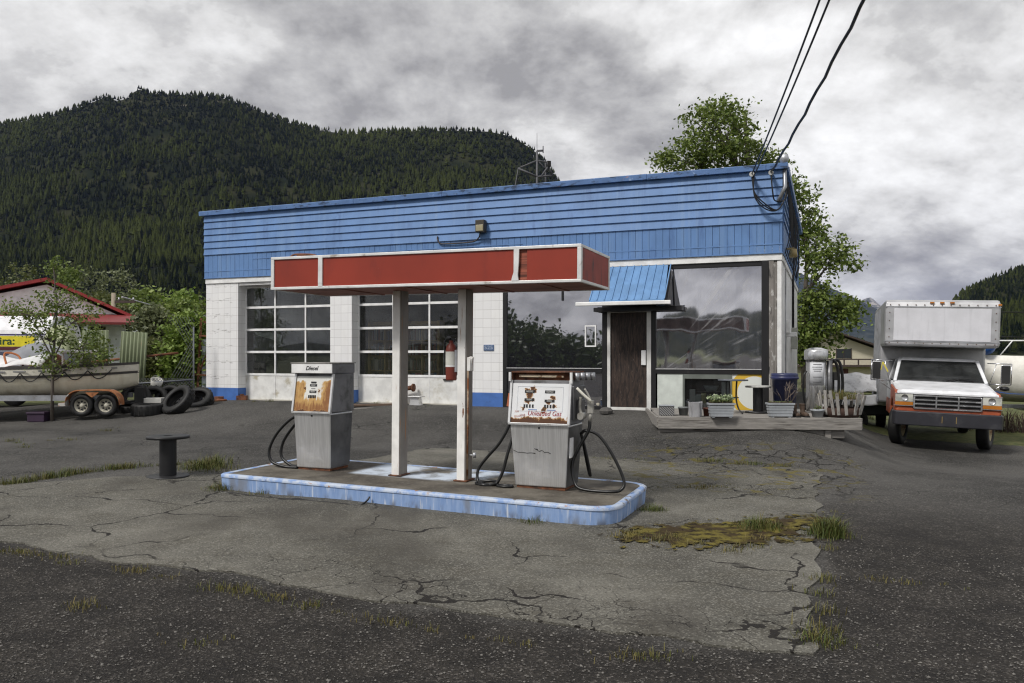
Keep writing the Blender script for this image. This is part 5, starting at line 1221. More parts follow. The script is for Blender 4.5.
MB().box(-bw+.02, bw-.02, 6.0, 6.62, .4, .62).build('rear_step', DARK, tr)
# west-coast mirrors
for s in (-1, 1):
    mr = MB().box(min(s*1.20,s*1.38), max(s*1.20,s*1.38), 1.62, 1.67, 1.24, 1.66).build('mirror', CHROME, tr, .02)
    MB().box(min(s*1.21,s*1.37), max(s*1.21,s*1.37), 1.612, 1.618, 1.26, 1.64).build('mirror_back', mat('black mirror back', (.03,.03,.03), .4), mr)
    ar = MB()
    for z in (1.68, 1.22): ar.tube([(s*.95, 1.75, z), (s*1.4, 1.66, z)], .013, 7)
    ar.tube([(s*1.4, 1.66, 1.22), (s*1.4, 1.66, 1.68)], .013, 7).tube([(s*.96,1.8,1.0), (s*1.25,1.66,1.22)], .01, 6).tube([(s*.96,1.8,1.0), (s*1.12,1.7,1.68)], .008, 6)
    ar.build('mirror_arm', CHROME, mr)
    if s < 0: MB().beam((s*1.17,1.6,1.64), (s*1.05,1.6,1.42), .03, .004, (0,1,0)).beam((s*1.17,1.598,1.64), (s*1.2,1.598,1.45), .02, .004, (0,1,0)).build('ribbon', mat('yellow ribbon', (.6,.5,.06), .6), mr)
    else: MB().lathe([(0,-.05),(.09,-.03),(.10,.02),(.06,.05),(0,.06)], c=(s*1.28,1.65,1.13), n=16).build('round_mirror', BLACK, mr)
# tarpaulin-covered trailer left of the truck
o = thing('covered_trailer', 'utility trailer under a crumpled white tarp beside the box truck', 'trailer', (9.2, 21.6, -.3), R(-8))
def tarp(a, b):
    x = -.9+1.9*a; h = [(.0,-.05,.98),(.0,.0,.86)][0]
    y = -.75+1.5*b; ridge = 1.50-.10*abs(a-.55)
    z = ridge-max(0, (abs(b-.5)*2-.1))**1.2*.52+.02*math.sin(11*a+5*b)+.015*math.sin(23*a-9*b)
    return (x-.03*math.sin(9*b), y, z)
MB().grid(tarp, 40, 24).build('tarp', mat('crumpled white tarp', (.76,.76,.77), .45, layers=[((.45,.45,.46), 6, .5, .7)], bump=.8, bscale=14), o, solid=.01)
MB().grid(lambda a, b: (-1.15+2.3*a, -.78-.09*b+.02*math.sin(17*a), .96-.27*b+.012*math.sin(30*a)), 40, 5).build('tarp_skirt', mat('tarp skirt', (.74,.74,.75), .5, bump=.6, bscale=18), o, solid=.01)
MB().box(-.95, 1.0, -.7, .7, .45, .9).build('bed', mat('dark trailer bed', (.03,.032,.03), .8), o)
for x in (-.1,):
    for s in (-1, 1): MB().lathe([(.16,-.09),(.28,-.09),(.3,-.05),(.3,.05),(.28,.09),(.16,.09)], c=(x, s*.8, .3), n=24, axis='y', closed=True).build('wheel', RUBBER, o)
MB().box(-.9, .95, -.3, -.24, .38, .45).box(-.1,-.0,-.8,.8,.27,.33).build('chassis', DARK, o)
# white boat on a trailer right of the truck
o = thing('motor_boat', 'large cream white boat hull with a blue stripe behind the truck mirror', 'boat', (14.6, 23.2, -.2), R(-14))
hull = []
for k, (x, w_, zk, zg) in enumerate([(-2.9,.10,1.55,1.98),(-2.4,.5,1.05,1.95),(-1.6,.85,.72,1.92),(-.4,1.08,.55,1.88),(1.2,1.15,.5,1.86),(3.2,1.12,.5,1.84)]):
    hull.append((x, [(-w_, zg), (-w_*.99, zg*.4+zk*.6+.1), (-w_*.86, zk+.22), (0, zk), (w_*.86, zk+.22), (w_*.99, zg*.4+zk*.6+.1), (w_, zg)]))
vv = [(x, y, z) for x, s_ in hull for y, z in s_]; k = 7
ff = [(i*k+j, i*k+(j+1) % k, (i+1)*k+(j+1) % k, (i+1)*k+j) for i in range(5) for j in range(7)]+[tuple(range(7)), tuple(35+j for j in reversed(range(7)))]
hb = MB().add(vv, ff, True).build('hull', mat('cream gelcoat', (.78,.76,.70), .6, layers=[((.65,.63,.56), 2, .5, .75)]), o)
st = MB()
for i in range(5):
    a, b = hull[i], hull[i+1]; st.beam((a[0], -abs(a[1][1][0])*.86-.012, a[1][2][1]+.06), (b[0], -abs(b[1][1][0])*.86-.012, b[1][2][1]+.06), .03, .05)
st.build('stripe', mat('blue stripe', (.05,.12,.4), .5), hb)
rl = MB()
rl.tube(curve_pts([(-2.9,-.1,2.2),(-2.0,-.7,2.3),(0,-1.05,2.3),(3.2,-1.1,2.28)], 20), .02, 7)
for x, w_ in ((-1.9,.75),(-.5,1.03),(1.1,1.08)): rl.tube([(x-.15,-w_,1.9),(x+.15,-w_,2.3)], .016, 6)
rl.build('rail', WHITEINK, o)
for x in (.4, 1.6): MB().lathe([(.16,-.09),(.29,-.09),(.31,-.05),(.31,.05),(.29,.09),(.16,.09)], c=(x, -.9, .31), n=24, axis='y', closed=True).build('trailer_wheel', RUBBER, o)
MB().box(-3.4, 2.6, -.08, .08, .36, .46).box(.3, 1.7, -.85, .85, .28, .36).box(-1.5,-1.4,-.5,.5,.46,.8).box(1.0,1.1,-.5,.5,.46,.6).build('trailer_frame', GALV, o)
tag(MB().grid(lambda a, b: (13.4+.5*math.cos(6.283*a)*math.sin(3.1416*b)*.5, 22.5+.3*math.sin(6.283*a)*math.sin(3.1416*b), 2.02-.32*math.cos(3.1416*b)), 16, 10).build('tarp_bundle', mat('blue tarp', (.03,.12,.45), .5)), 'bundle of bright blue tarp on the cream boat behind the truck box', 'tarp')
# ------------------------------------------------------------------ left side: boat, tyres, fences, houses
HULLM = NT('stained ivory hull'); v = HULLM.sep(HULLM.obj())
c = HULLM.mix(HULLM.ramp(HULLM.noise(HULLM.obj((3,3,.7)), 1.8, 6), .4, .7), (.80,.75,.60), (.68,.62,.47))
c = HULLM.mix(HULLM.math('MULTIPLY', HULLM.ramp(HULLM.noise(HULLM.obj((1.5,1,.6)), 1.6, 6), .40, .7), HULLM.ramp(v[2], .72, .40)), c, (.12,.105,.08))
HULLM.bsdf(c, .45); HULLM = HULLM.m
GREYW = mat('grey white deck trim', (.60,.59,.55), .5)
bt = thing('lifeboat', 'old ivory double-ended boat with looped grab ropes on a tandem trailer', 'boat', (-9.35, 19.9, gzf(-10.5, 19.6)), R(3))
# local x runs left (negative) from the near end at 0
secs = []
for f in np.linspace(0, 1, 15):
    x = .0-6.4*f; q = abs(2*f-1); w_ = 1.02*(1-q**2.6)+.03; zg = 1.14+.12*q**2; zk = .40+.50*max(0, q-.55)**1.5*2.2
    rake = .0
    secs.append((x, w_, zk, zg))
prof_n = 9
vv = []
for x, w_, zk, zg in secs:
    for j in range(prof_n):
        a = math.pi*j/(prof_n-1); cy_ = -math.cos(a); r_ = abs(cy_)**.62*(1 if cy_ > 0 else -1)
        vv.append((x, w_*r_, zg-(zg-zk)*math.sin(a)**.75))
ff = [(i*prof_n+j, i*prof_n+j+1, (i+1)*prof_n+j+1, (i+1)*prof_n+j) for i in range(14) for j in range(prof_n-1)]
hl = MB().add(vv, ff, True).build('hull', HULLM, bt, solid=.03)
def railstrip(dz, h, out, name, m):
    b = MB()
    for (xa, wa, _, za), (xb, wb, _, zb) in zip(secs, secs[1:]):
        for s in (-1, 1): b.beam((xa, s*(wa+out), za+dz), (xb, s*(wb+out), zb+dz), .05, h)
    return b.build(name, m, bt)
railstrip(.0, .06, .0, 'gunwale', mat('dark gunwale', (.06,.055,.05), .6)); railstrip(-.22, .055, .0, 'rub_rail', mat('dark rub rail', (.05,.045,.04), .6))
railstrip(-.11, .15, -.01, 'sheer_strake', mat('ivory strake', (.62,.59,.50), .45, layers=[(GRIME, 4, .62, .8, (3,3,.5))]))
vp = MB()
for k in range(1, 14):
    x, w_, zk, zg = secs[k]; vp.box(x-.17, x+.12, -w_-.03, -w_-.018, zg-.10, zg-.07)
vp.build('name_mark', mat('faded grey marks', (.22,.22,.22), .6), hl)
rp = MB()
for k in range(1, 13):
    (xa, wa, _, za), (xb, wb, _, zb) = secs[k], secs[k+1]
    rp.tube(curve_pts([(xa, -wa-.04, za-.12), ((2*xa+xb)/3, -(2*wa+wb)/3-.05, za-.30), ((xa+2*xb)/3, -(wa+2*wb)/3-.05, zb-.30), (xb, -wb-.04, zb-.12)], 15), .012, 6)
rp.build('grab_rope', BLACK, bt)
MB().add([(x, s*w_*.93, zg+.0) for x, w_, zk, zg in secs for s in (-1, 1)], [(2*i, 2*i+1, 2*i+3, 2*i+2) for i in range(14)]).build('deck', mat('red brown deck edge', (.30,.10,.055), .7), bt)
cv = MB().grid(lambda a, b: (-2.0-2.5*a, -.7+1.4*b, 1.16+.26*math.sin(3.1416*b)+.07*math.sin(9*a+3*b)), 24, 10).build('white_cover', mat('white canvas', (.66,.66,.66), .7, bump=.5, bscale=9), bt, solid=.01)
MB().box(-1.75, -1.15, -.35, .35, 1.5, 1.58).box(-1.7, -1.65, -.33, -.28, 1.14, 1.5).box(-1.25, -1.2, -.33, -.28, 1.14, 1.5).build('cuddy_roof', WHITEINK, bt, .02)
MB().tube([(-.9,-.3,1.16),(-.9,-.3,1.46)], .02, 6).tube([(-1.4,0,1.58),(-1.4,0,1.8)], .03, 8).build('stanchion', WHITEINK, bt)
MB().tube(curve_pts([(-2.9,-.5,1.2),(-3.0,-.4,1.5),(-2.75,-.3,1.45),(-2.6,-.35,1.2)], 16), .025, 7).build('orange_hoop', mat('orange hoop', (.45,.15,.05), .6), bt)
MB().box(-5.6, -.9, -.03, .03, .33, .5).build('keel', DARK, bt)
# trailer
tl = thing('boat_trailer', 'galvanised tandem trailer with rust orange fenders under the ivory boat', 'trailer', (-9.35, 19.9, gzf(-10.5, 19.6)), R(3))
MB().box(-7.0, -.35, -.95, -.87, .37, .50).build('frame_rail', GALV, tl); MB().box(-7.0, -.35, .5, .58, .37, .50).build('frame_rail', GALV, tl)
MB().box(-.34, -.24, -.95, .6, .24, .30).box(-.90,-.80,-.95,.6,.24,.30).box(-4.5,-4.4,-.9,.55,.34,.42).build('axle', DARK, tl)
for x in (-.29, -.85):
    w_ = MB().lathe([(.16,-.09),(.245,-.09),(.265,-.065),(.27,0),(.265,.065),(.245,.09),(.16,.09)], n=32, axis='y', closed=True).build('wheel', RUBBER, tl, loc=(x, -1.05, .27))
    rm = MB().lathe([(.0,-.05),(.04,-.06),(.05,-.03),(.12,-.02),(.155,-.07),(.17,-.09)], n=28, axis='y').build('rim', mat('cream spoke rim', (.46,.44,.36), .5, layers=[(GRIME, 7, .5, .7)]), w_)
    hs = MB()
    for k in range(8): a = k*.785; hs.cyl((.092*math.cos(a), -.055, .092*math.sin(a)), (.092*math.cos(a), -.03, .092*math.sin(a)), .021, .021, 10)
    hs.build('rim_hole', DARK, rm)
FEN = mat('rust orange fender', (.33,.13,.05), .7, layers=[((.45,.44,.42), 2.6, .54, .6), (RUST, 7, .5, .7)])
arch = [(-.36+(-.80)+.0,0)]
pts = []
for k in range(25):
    a = math.pi*k/24; cx_ = -.29 if k <= 10 else (-.85 if k >= 14 else -.57)
    pts.append((cx_+.34*math.cos(a), .28+.34*math.sin(a)**.8))
fb = MB()
for (xa, za), (xb, zb) in zip(pts, pts[1:]): fb.hexa([(xa,-1.2,za),(xb,-1.2,zb),(xb,-.9,zb),(xa,-.9,za),(xa,-1.2,za+.025),(xb,-1.2,zb+.025),(xb,-.9,zb+.025),(xa,-.9,za+.025)])
fb.prism([(-.41,.58),(-.73,.58),(-.63,.50),(-.57,.46),(-.51,.50)], -1.2, -1.18).box(-1.35,-1.19,-1.18,-.92,.26,.33)
fb.build('fender', FEN, tl)
MB().box(.10, .30, -.45, -.25, .0, .66).build('boat_stand', mat('black stand', (.012,.012,.012), .8), tl)
tag(MB().box(-.2,.2,-.16,.16,0,.22).box(-.22,.22,-.18,.18,.18,.23).build('storage_crate', mat('purple crate', (.035,.018,.04), .6), None, .01, loc=(-11.25, 18.95, gzf(-11.25,18.95))), 'dark purple plastic crate under the boat trailer behind the sapling', 'crate')
# tyres
def tyre(px, py, Y, rot, label, r=.37, w=.24):
    X = (px-512)/796*Y; z = 1.7-(py-355)/796*Y
    o = thing('old_tyre', label, 'tyre', (X, Y, z), rot=rot, group='heap of old tyres by the fence')
    MB().lathe([(r*.60,-w/2+.02),(r*.86,-w/2),(r*.97,-w*.42),(r,-w*.3),(r,w*.3),(r*.97,w*.42),(r*.86,w/2),(r*.60,w/2-.02),(r*.62,w*.3),(r*.8,w*.38),(r*.88,0),(r*.8,-w*.38),(r*.62,-w*.3)], n=34, closed=True).build('casing', RUBBER, o)
    tr_ = MB()
    for k in range(40):
        a = k*math.pi/20; tr_.obox((r*math.cos(a), r*math.sin(a), .05*(-1)**k), (.012, .035, w*.42), (0,0,a))
    tr_.build('tread', RUBBER, o)
    return o
tyre(149, 409.5, 19.3, (R(2),0,0), 'large tyre lying flat at front of the heap', .40, .30)
tyre(178, 401, 19.3, (R(50),R(8),R(-38)), 'tyre leaning steeply with its rim edge lit, front right of the heap', .42, .26)
tyre(197, 400, 20.2, (R(28),R(24),R(-40)), 'tyre slumped against the blue based wall corner', .40, .26)
tyre(136, 398, 20.4, (R(58),0,R(20)), 'tyre tilted back nearest the boat end', .36)
tyre(153, 399, 20.6, (R(50),R(6),R(10)), 'tyre tilted back second from the boat end')
tyre(169, 399, 20.8, (R(62),0,R(-6)), 'tyre tilted back behind the leaning tyre', .38)
tyre(130, 409, 19.8, (R(6),R(4),0), 'tyre lying flat beside the black boat stand', .36)
tyre(188, 402, 20.6, (R(10),R(-6),0), 'tyre lying flat behind the leaning tyre', .36)
bit('ribbed_tray', 'white ribbed plastic tray wedged under the tilted tyres', 'tray', MB().box(-.22,.22,-.15,.15,.18,.30).box(-.18,.18,-.12,.12,0,.18), GREYW, 154, 410, .1)
o = thing('bucket', 'small dented white bucket hanging at the chain-link rail', 'bucket', (-9.42, 21.0, .78), rot=(.3,.35,0)); MB().lathe([(0,0),(.11,0),(.16,.3),(.15,.3),(.10,.02),(0,.02)], n=18).build('pail', GREYW, o); MB().tube([(.155*math.cos(a),.03,.29+.10*math.sin(a)) for a in np.linspace(0,3.14,12)], .006, 5).build('handle', GALV, o)
# chain-link fence
o = thing('chain_link_fence', 'sagging chain-link fence with a grey pipe rail behind the tyres', 'fence', (-9.9, 20.9, .25), R(7))
fl_ = 1.5
MB().tube([(-.2,0,.68),(fl_,.0,.80)], .024, 8).build('rail', mat('dull fence pipe', (.16,.17,.19), .5, .4), o)
for x in (0, fl_-.02): MB().tube([(x,0,-.3),(x,0,.8 if x == 0 else 2.2)], .022, 8).build('post', mat('dull fence post', (.12,.13,.14), .6, .3), o)
wr = MB(); n_ = 30
for k in range(-16, n_):
    for s in (1, -1):
        x0 = k*.075; a, b = (x0, x0+1.1) if s > 0 else (x0+1.1, x0)
        za, zb = -.2, .84
        def clipx(xa, za, xb, zb):
            ta = tb = 0
            P = [(xa, za), (xb, zb)]
            out = []
            for t_ in np.linspace(0, 1, 13):
                x = xa+(xb-xa)*t_; z = za+(zb-za)*t_
                if 0 <= x <= fl_: out.append((x, .008*s, z))
            return out
        q = clipx(a, za, b, zb)
        if len(q) > 1: wr.tube([q[0], q[-1]], .006, 3, cap=False)
for k in range(0, 8):
    for s in (1, -1):
        a, b = (fl_-.6+k*.075, fl_-.7+k*.075+1.0); q = [(a+(b-a)*t_, .006*s, .86+(1.6*t_ if s > 0 else 1.6*(1-t_))) for t_ in np.linspace(0,1,13)]; q = [p for p in q if p[0] <= fl_]
        if len(q) > 1: wr.tube([q[0], q[-1]], .006, 3, cap=False)
wr.build('wire_mesh', mat('dull wire', (.16,.165,.175), .6, .3), o)
# green corrugated sheets
CORR = mat('pale green corrugated sheet', (.17,.20,.115), .6, layers=[((.17,.19,.12), 3, .45, .7, (6,6,.4)), (RUST, 2.6, .63, .74, (2,2,.6))])
def corrugated(px0, px1, pyt, pyb, Y, tilt, label):
    a = at(px0, pyb, Y); w_ = (px1-px0)/796*Y; h = (pyb-pyt)/796*Y
    o = MB().grid(lambda u, v: (w_*u, .025*math.sin(u*w_/.105*6.283), h*v), 72, 2).build('corrugated_panel', CORR, None, loc=a, rot=(0, tilt, R(-3)), solid=.004)
    return tag(o, label, 'fence panel', 'green corrugated panels')
corrugated(118, 145, 331, 388, 21.8, R(3.5), 'tall leaning pale green corrugated panel with a rust stain beside the boat end')
corrugated(82, 109, 330, 372, 22.6, 0, 'lower pale green corrugated panel behind the sapling and boat')
# rusted frame
o = thing('rusted_frame', 'tall rusted scrap steel frame standing in the weeds behind the fence', 'scrap', (-8.95, 22.6, .2), R(8))
fm = MB()
for a, b in (((0,0,0),(.12,0,2.55)), ((.42,0,0),(.50,0,2.35)), ((.0,.4,0),(.2,.4,2.5)), ((.1,0,2.5),(.95,.1,2.05)), ((.08,0,2.05),(.95,0,2.0)), ((-.05,0,.95),(.5,0,.9)), ((.45,0,1.9),(.05,0,1.0))): fm.beam(a, b, .06, .05)
fm.build('frame', RUSTY, o); MB().box(.13, .45, .02, .04, .3, 1.95).build('glass_sheet', mat('pale glass sheet', (.32,.36,.38), .2), o)
tag(MB().tube([at(92,362,21.9), at(178,353,21.9)], .035, 8).build('scaffold_pipe', RUSTY), 'long rusty pipe rail running from the boat to the scrap frame', 'pipe')
# vehicle with a yellow lettered band behind the boat
o = thing('camper_van', 'white rounded roof camper with yellow lettered band behind the boat', 'van', (-15.85, 23.6, .22), R(3))
VW = mat('white van paint', (.70,.70,.72), .4)
pr = [(-1.0,.5),(1.0,.5),(1.05,1.3),(1.03,1.95),(.95,2.2),(.7,2.5),(.4,2.62),(-.4,2.62),(-.7,2.5),(-.95,2.2),(-1.03,1.95),(-1.05,1.3)]
MB().prism(pr, -2.6, 2.55, 'x').build('body', VW, o, .05)
YB = MB().box(-2.58, 2.2, -1.065, -1.045, 1.72, 2.02).build('lettered_band', mat('yellow band', (.70,.60,.03), .5), o)
text('ahaira:', .30, mat('green black lettering', (.02,.06,.03), .6), YB, (1.22, -1.068, 1.87), align='CENTER', offset=.006, sx=1.15)
MB().box(-2.58, 2.5, -1.06, -1.04, 2.035, 2.08).build('trim_stripe', mat('navy stripe', (.05,.04,.14), .5), o); MB().box(-2.58, 2.3, -1.062, -1.042, 1.62, 1.705).build('trim_stripe', mat('maroon stripe', (.10,.02,.03), .5), o)
for x in (-2.0,-1.2,-.4,.4,1.2): MB().box(x, x+.7, -1.075, -1.04, 1.3, 1.58).build('window', mat('blue grey window', (.08,.09,.13), .15), o)
for x in (-1.7, 1.6): MB().lathe([(0,-.1),(.2,-.1),(.33,-.1),(.36,-.05),(.36,.05),(.33,.1),(0,.1)], c=(x, -.95, .38), n=24, axis='y').build('wheel', RUBBER, o)
def heap(a, b, w_, d, h, k): return ((a-.5)*w_, (b-.5)*d, h*(max(0, math.sin(3.1416*a))*max(0, math.sin(3.1416*b)))**.35+.03*math.sin(13*a+k)+.02*math.sin(17*b+9*a))
for (px, py, Y, w_, h, colr, lab) in ((60, 366, 22.4, 1.0, 1.15, (.34,.37,.22), 'pale olive tarp over a tall stack behind the sapling'), (40, 366, 21.9, 1.7, .62, (.22,.23,.25), 'grey mesh tarp over goods between boat and camper')):
    x, y_, z = at(px, py, Y)
    tag(MB().grid(lambda a, b: heap(a, b, w_, .9, h, px), 24, 16).build('tarp_heap', mat('tarp %d' % px, colr, .7, bump=.4, bscale=8), None, loc=(x, y_, z)), lab, 'tarp', 'tarps behind the boat')
# red roofed house
h = thing('red_roof_house', 'white house with bright red gabled roofs behind the boat', 'house', (-20.45, 35, 0), R(29))
RED = mat('red metal roof', (.34,.045,.045), .5, stretch=(1,1,1), layers=[((.30,.035,.04), 3, .5, .7, (5,.3,1)), ((.55,.25,.22), 2, .6, .75)])
HW = mat('white house wall', (.76,.81,.81), .7); HD = mat('painted porch shade', (.03,.03,.03), .8)
ap, er, el = (0, 4.95), (3.55, 3.32), (-4.6, 3.75)
MB().prism([(-4.4,0),(3.1,0),(3.1,3.4),(0,4.8),(-4.4,3.65)], 0, 7).build('wall', HW, h)
def slab(a, b, y0, y1, th=.14):
    return [(a[0],y0,a[1]),(b[0],y0,b[1]),(b[0],y1,b[1]),(a[0],y1,a[1]),(a[0],y0,a[1]+th),(b[0],y0,b[1]+th),(b[0],y1,b[1]+th),(a[0],y1,a[1]+th)]
MB().hexa(slab(ap, er, -.28, 7.3)).build('roof', RED, h); MB().hexa(slab(el, ap, -.28, 7.3)).build('roof', RED, h)
MB().hexa([(-5,-2.6,3.0),(3.75,-2.6,3.0),(3.75,-.01,3.45),(-5,-.01,3.45),(-5,-2.6,3.1),(3.75,-2.6,3.1),(3.75,-.01,3.55),(-5,-.01,3.55)]).build('porch_roof', mat('dull red porch roof', (.19,.028,.028), .6, layers=[((.4,.2,.18), 2, .62, .78)]), h)
MB().box(-4.3, 2.9, -.03, -.005, .1, 2.98).build('porch_shade', HD, h)  # dark sheet stands in for the deep shade under the porch roof
for x in (3.35, 1.5, -1.0): MB().box(x-.11, x+.11, -2.4, -2.2, 0, 3.02).build('porch_post', HW, h)
MB().box(2.3, 3.12, -.06, .0, .2, 3.0).build('corner_wall', HW, h)
g2 = MB().prism([(-8,0),(-2.0,0),(-2.0,3.6),(-5.0,5.1),(-8,3.6)], 6, 12).build('rear_wing', HW, h); MB().hexa(slab((-5.0,5.15),(-1.6,3.55), 5.4, 12.3)).hexa(slab((-8.4,3.55),(-5.0,5.15), 5.4, 12.3)).build('rear_roof', RED, g2)
# cream house to the right
h = thing('cream_house', 'cream two storey house with dark gable roof and balcony rail', 'house', (26.2, 65, -1.25), R(-6))
CR = mat('cream siding', (.56,.52,.40), .7, stretch=(1,1,30), scale=1, var=.06); BR = mat('dark brown timber', (.055,.04,.035), .8)
MB().prism([(-3.9,0),(4.0,0),(4.0,3.2),(0,4.7),(-3.9,3.2)], 0, 9).build('wall', CR, h)
MB().hexa(slab((0,4.78),(4.6,3.15), -.8, 9.5)).build('roof', BR, h); MB().hexa(slab((-4.5,3.15),(0,4.78), -.8, 9.5)).build('roof', BR, h)
w_ = MB().box(.3, 1.4, -.05, .02, 2.7, 3.45).build('window', mat('dark house window', (.03,.035,.04), .15), h); MB().box(.24,.3,-.07,.0,2.64,3.5).box(1.4,1.46,-.07,0,2.64,3.5).box(.82,.87,-.07,0,2.7,3.45).build('frame', BR, w_)
rl = MB().box(-4, 4.4, -1.2, -1.1, 2.55, 2.65).box(-4, 4.4, -1.2, 0, 2.0, 2.15)
for x in np.arange(-3.9, 4.4, 1.1): rl.box(x, x+.09, -1.2, -1.1, 2.15, 2.55)
rl.build('balcony', BR, h); MB().box(.3,1.2,-.04,.02,.2,1.95).build('door', mat('maroon door', (.09,.025,.02), .6), h)
MB().box(-3.9,4.0,-.35,-.01,1.85,1.98).build('balcony_beam', CR, h)
# utility pole behind the red house, and its wires
def pole(px, pyt, Y, label):
    x, y_, zt = at(px, pyt, Y); o = thing('utility_pole', label, 'utility pole', (x, y_, 0)); MB().tube([(0,0,0),(0,0,zt)], [.16,.11], 8).build('pole', mat('pale pole wood', (.30,.26,.20), .85), o); MB().box(-.1,1.2,-.06,.06,zt-.55,zt-.42).build('crossarm', BR, o)
    for xx in (.3, 1.1): MB().cyl((xx,0,zt-.42), (xx,0,zt-.25), .05, .04, 8).build('insulator', GALV, o)
    return x, y_, zt
pole(113.5, 293, 44, 'pale wooden utility pole behind the red roofed house')
tag(MB().tube([at(122,297,44), at(165,309,48), at(215,318,54), at(300,325,70)], .05, 5).build('power_line', GALV), 'faint power line running right from the pole over the shrubs', 'cable')
tag(MB().tube([at(880,318,60), at(1005,312,60), at(1200,316,60)], .045, 5).build('power_line', BLACK), 'upper power line before the wooded hill at right', 'cable')
tag(MB().tube([at(880,342,60), at(1005,337,60), at(1200,341,60)], .045, 5).build('power_line', BLACK), 'lower power line before the wooded hill at right', 'cable')
# antenna frame on the station roof
mx, my, _ = at(537, 180, 22.5)
o = thing('roof_mast', 'dark skeletal steel mast frame on the station roof', 'mast', (mx, my, 5.22), .25)
ms = MB(); zt = 2.05
for a, b, r_ in (((0,0,0),(0,0,2.25),.03), ((.28,.1,0),(.28,.1,2.05),.022), ((-.55,0,1.72),(0,0,1.98),.022), ((-.55,0,1.72),(0,0,1.52),.03), ((-.55,0,1.72),(-.75,0,.6),.012), ((0,0,1.98),(.3,0,1.95),.02), ((.3,0,1.95),(.45,0,1.58),.03), ((0,0,1.52),(.45,0,1.58),.025), ((.05,0,1.95),(.36,.1,1.7),.018), ((.1,0,1.5),(.38,0,1.9),.025), ((0,0,2.25),(.18,0,2.27),.03), ((.18,0,2.2),(.18,0,2.4),.015), ((0,0,2.2),(0,0,2.75),.006), ((-.1,0,2.02),(-.1,0,2.12),.012)):
    ms.tube([a, b], r_, 6)
ms.build('frame', mat('dark galvanised frame', (.10,.10,.11), .6), o); MB().box(.30,.40,-.05,.05,1.82,1.98).build('lamp', DARK, o)
# ------------------------------------------------------------------ vegetation
def leaf_mat(name, a, b, trans=.25):
    t = NT(name); c = t.mix(t.attr('tint'), a, b)
    d = t.n('BsdfPrincipled'); t.put(d.inputs['Base Color'], c); d.inputs['Roughness'].default_value = .5; d.inputs['Specular IOR Level'].default_value = .3
    tl_ = t.n('BsdfTranslucent'); t.put(tl_.inputs[0], c); mx = t.n('MixShader'); mx.inputs[0].default_value = trans
    t.put(mx.inputs[1], d.outputs[0]); t.put(mx.inputs[2], tl_.outputs[0]); t.t.links.new(mx.outputs[0], t.out.inputs[0]); return t.m
LEAF_D = leaf_mat('dark broad leaves', (.028,.052,.014), (.075,.11,.03)); LEAF_M = leaf_mat('mid green leaves', (.06,.10,.016), (.24,.30,.075)); LEAF_B = leaf_mat('fresh green leaves', (.09,.15,.02), (.24,.32,.07)); LEAF_G = leaf_mat('grey green leaves', (.09,.11,.05), (.21,.23,.12)); LEAF_O = leaf_mat('olive leaves', (.06,.08,.02), (.16,.17,.06))
BARK = mat('grey brown bark', (.11,.095,.08), .9, var=.3, scale=8, stretch=(3,3,.5), bump=.4); BARKL = mat('pale bark', (.24,.22,.19), .85, var=.3, scale=6, stretch=(3,3,.5))
def tree(name, label, cat, base, lobes, trunk_r, leaf, m, per=110, sig=.28, bark=BARK, group=None, trunk_top=None, limb=.35, thin=False):
    """lobes: (x, y, z, rx, ry, rz, clusters) relative to the base; leaves hang in clusters at twig ends"""
    o = thing(name, label, cat, base, 0, group); wood = MB(); P = []
    top = trunk_top or max(l[2] for l in lobes)
    path = [(random.uniform(-.04,.04)*top*k/4, random.uniform(-.04,.04)*top*k/4, top*k/4) for k in range(5)]
    path[0] = (0,0,-.1)
    wood.tube(path, [trunk_r*(1-.2*k) for k in range(5)], 9)
    for (lx, ly, lz, rx, ry, rz_, n) in lobes:
        hub = Vector((lx*.6, ly*.6, lz-rz_*.4)); z0 = max(.3*top, min(top*.92, hub.z-limb*math.hypot(lx, ly)-.2))
        s0 = Vector((path[2][0]*z0/top, path[2][1]*z0/top, z0))
        wood.tube(curve_pts([s0, s0.lerp(hub, .55)+Vector((0,0,-.08*rz_)), hub], 10), [trunk_r*.5*(1-.07*k) for k in range(11)][:len(curve_pts([s0, s0.lerp(hub, .55), hub], 10))], 6)
        for k in range(n):
            d = rng.normal(size=3); d /= np.linalg.norm(d); q = d*(rng.uniform(.25, 1)**.5)
            c = np.array([lx+q[0]*rx, ly+q[1]*ry, lz+q[2]*rz_])
            if k % (1 if thin else 3) == 0: wood.tube([hub, hub.lerp(Vector(c), .6)+Vector((0,0,.05*rz_)), Vector(c)], [trunk_r*.16, trunk_r*.1, trunk_r*.04], 4, cap=False)
            m_ = int(per*rng.uniform(.5, 1.3)); s_ = sig*rng.uniform(.7, 1.2)
            P.append(c+rng.normal(size=(m_, 3))*np.array([s_, s_, s_*.7]))
    wood.build('trunk', bark, o); P = np.concatenate(P)
    tint = np.clip(rng.normal(.45, .28, len(P)), 0, 1)
    leaf_cloud('crown', P, leaf, m, o, .25, .62, tint); return o
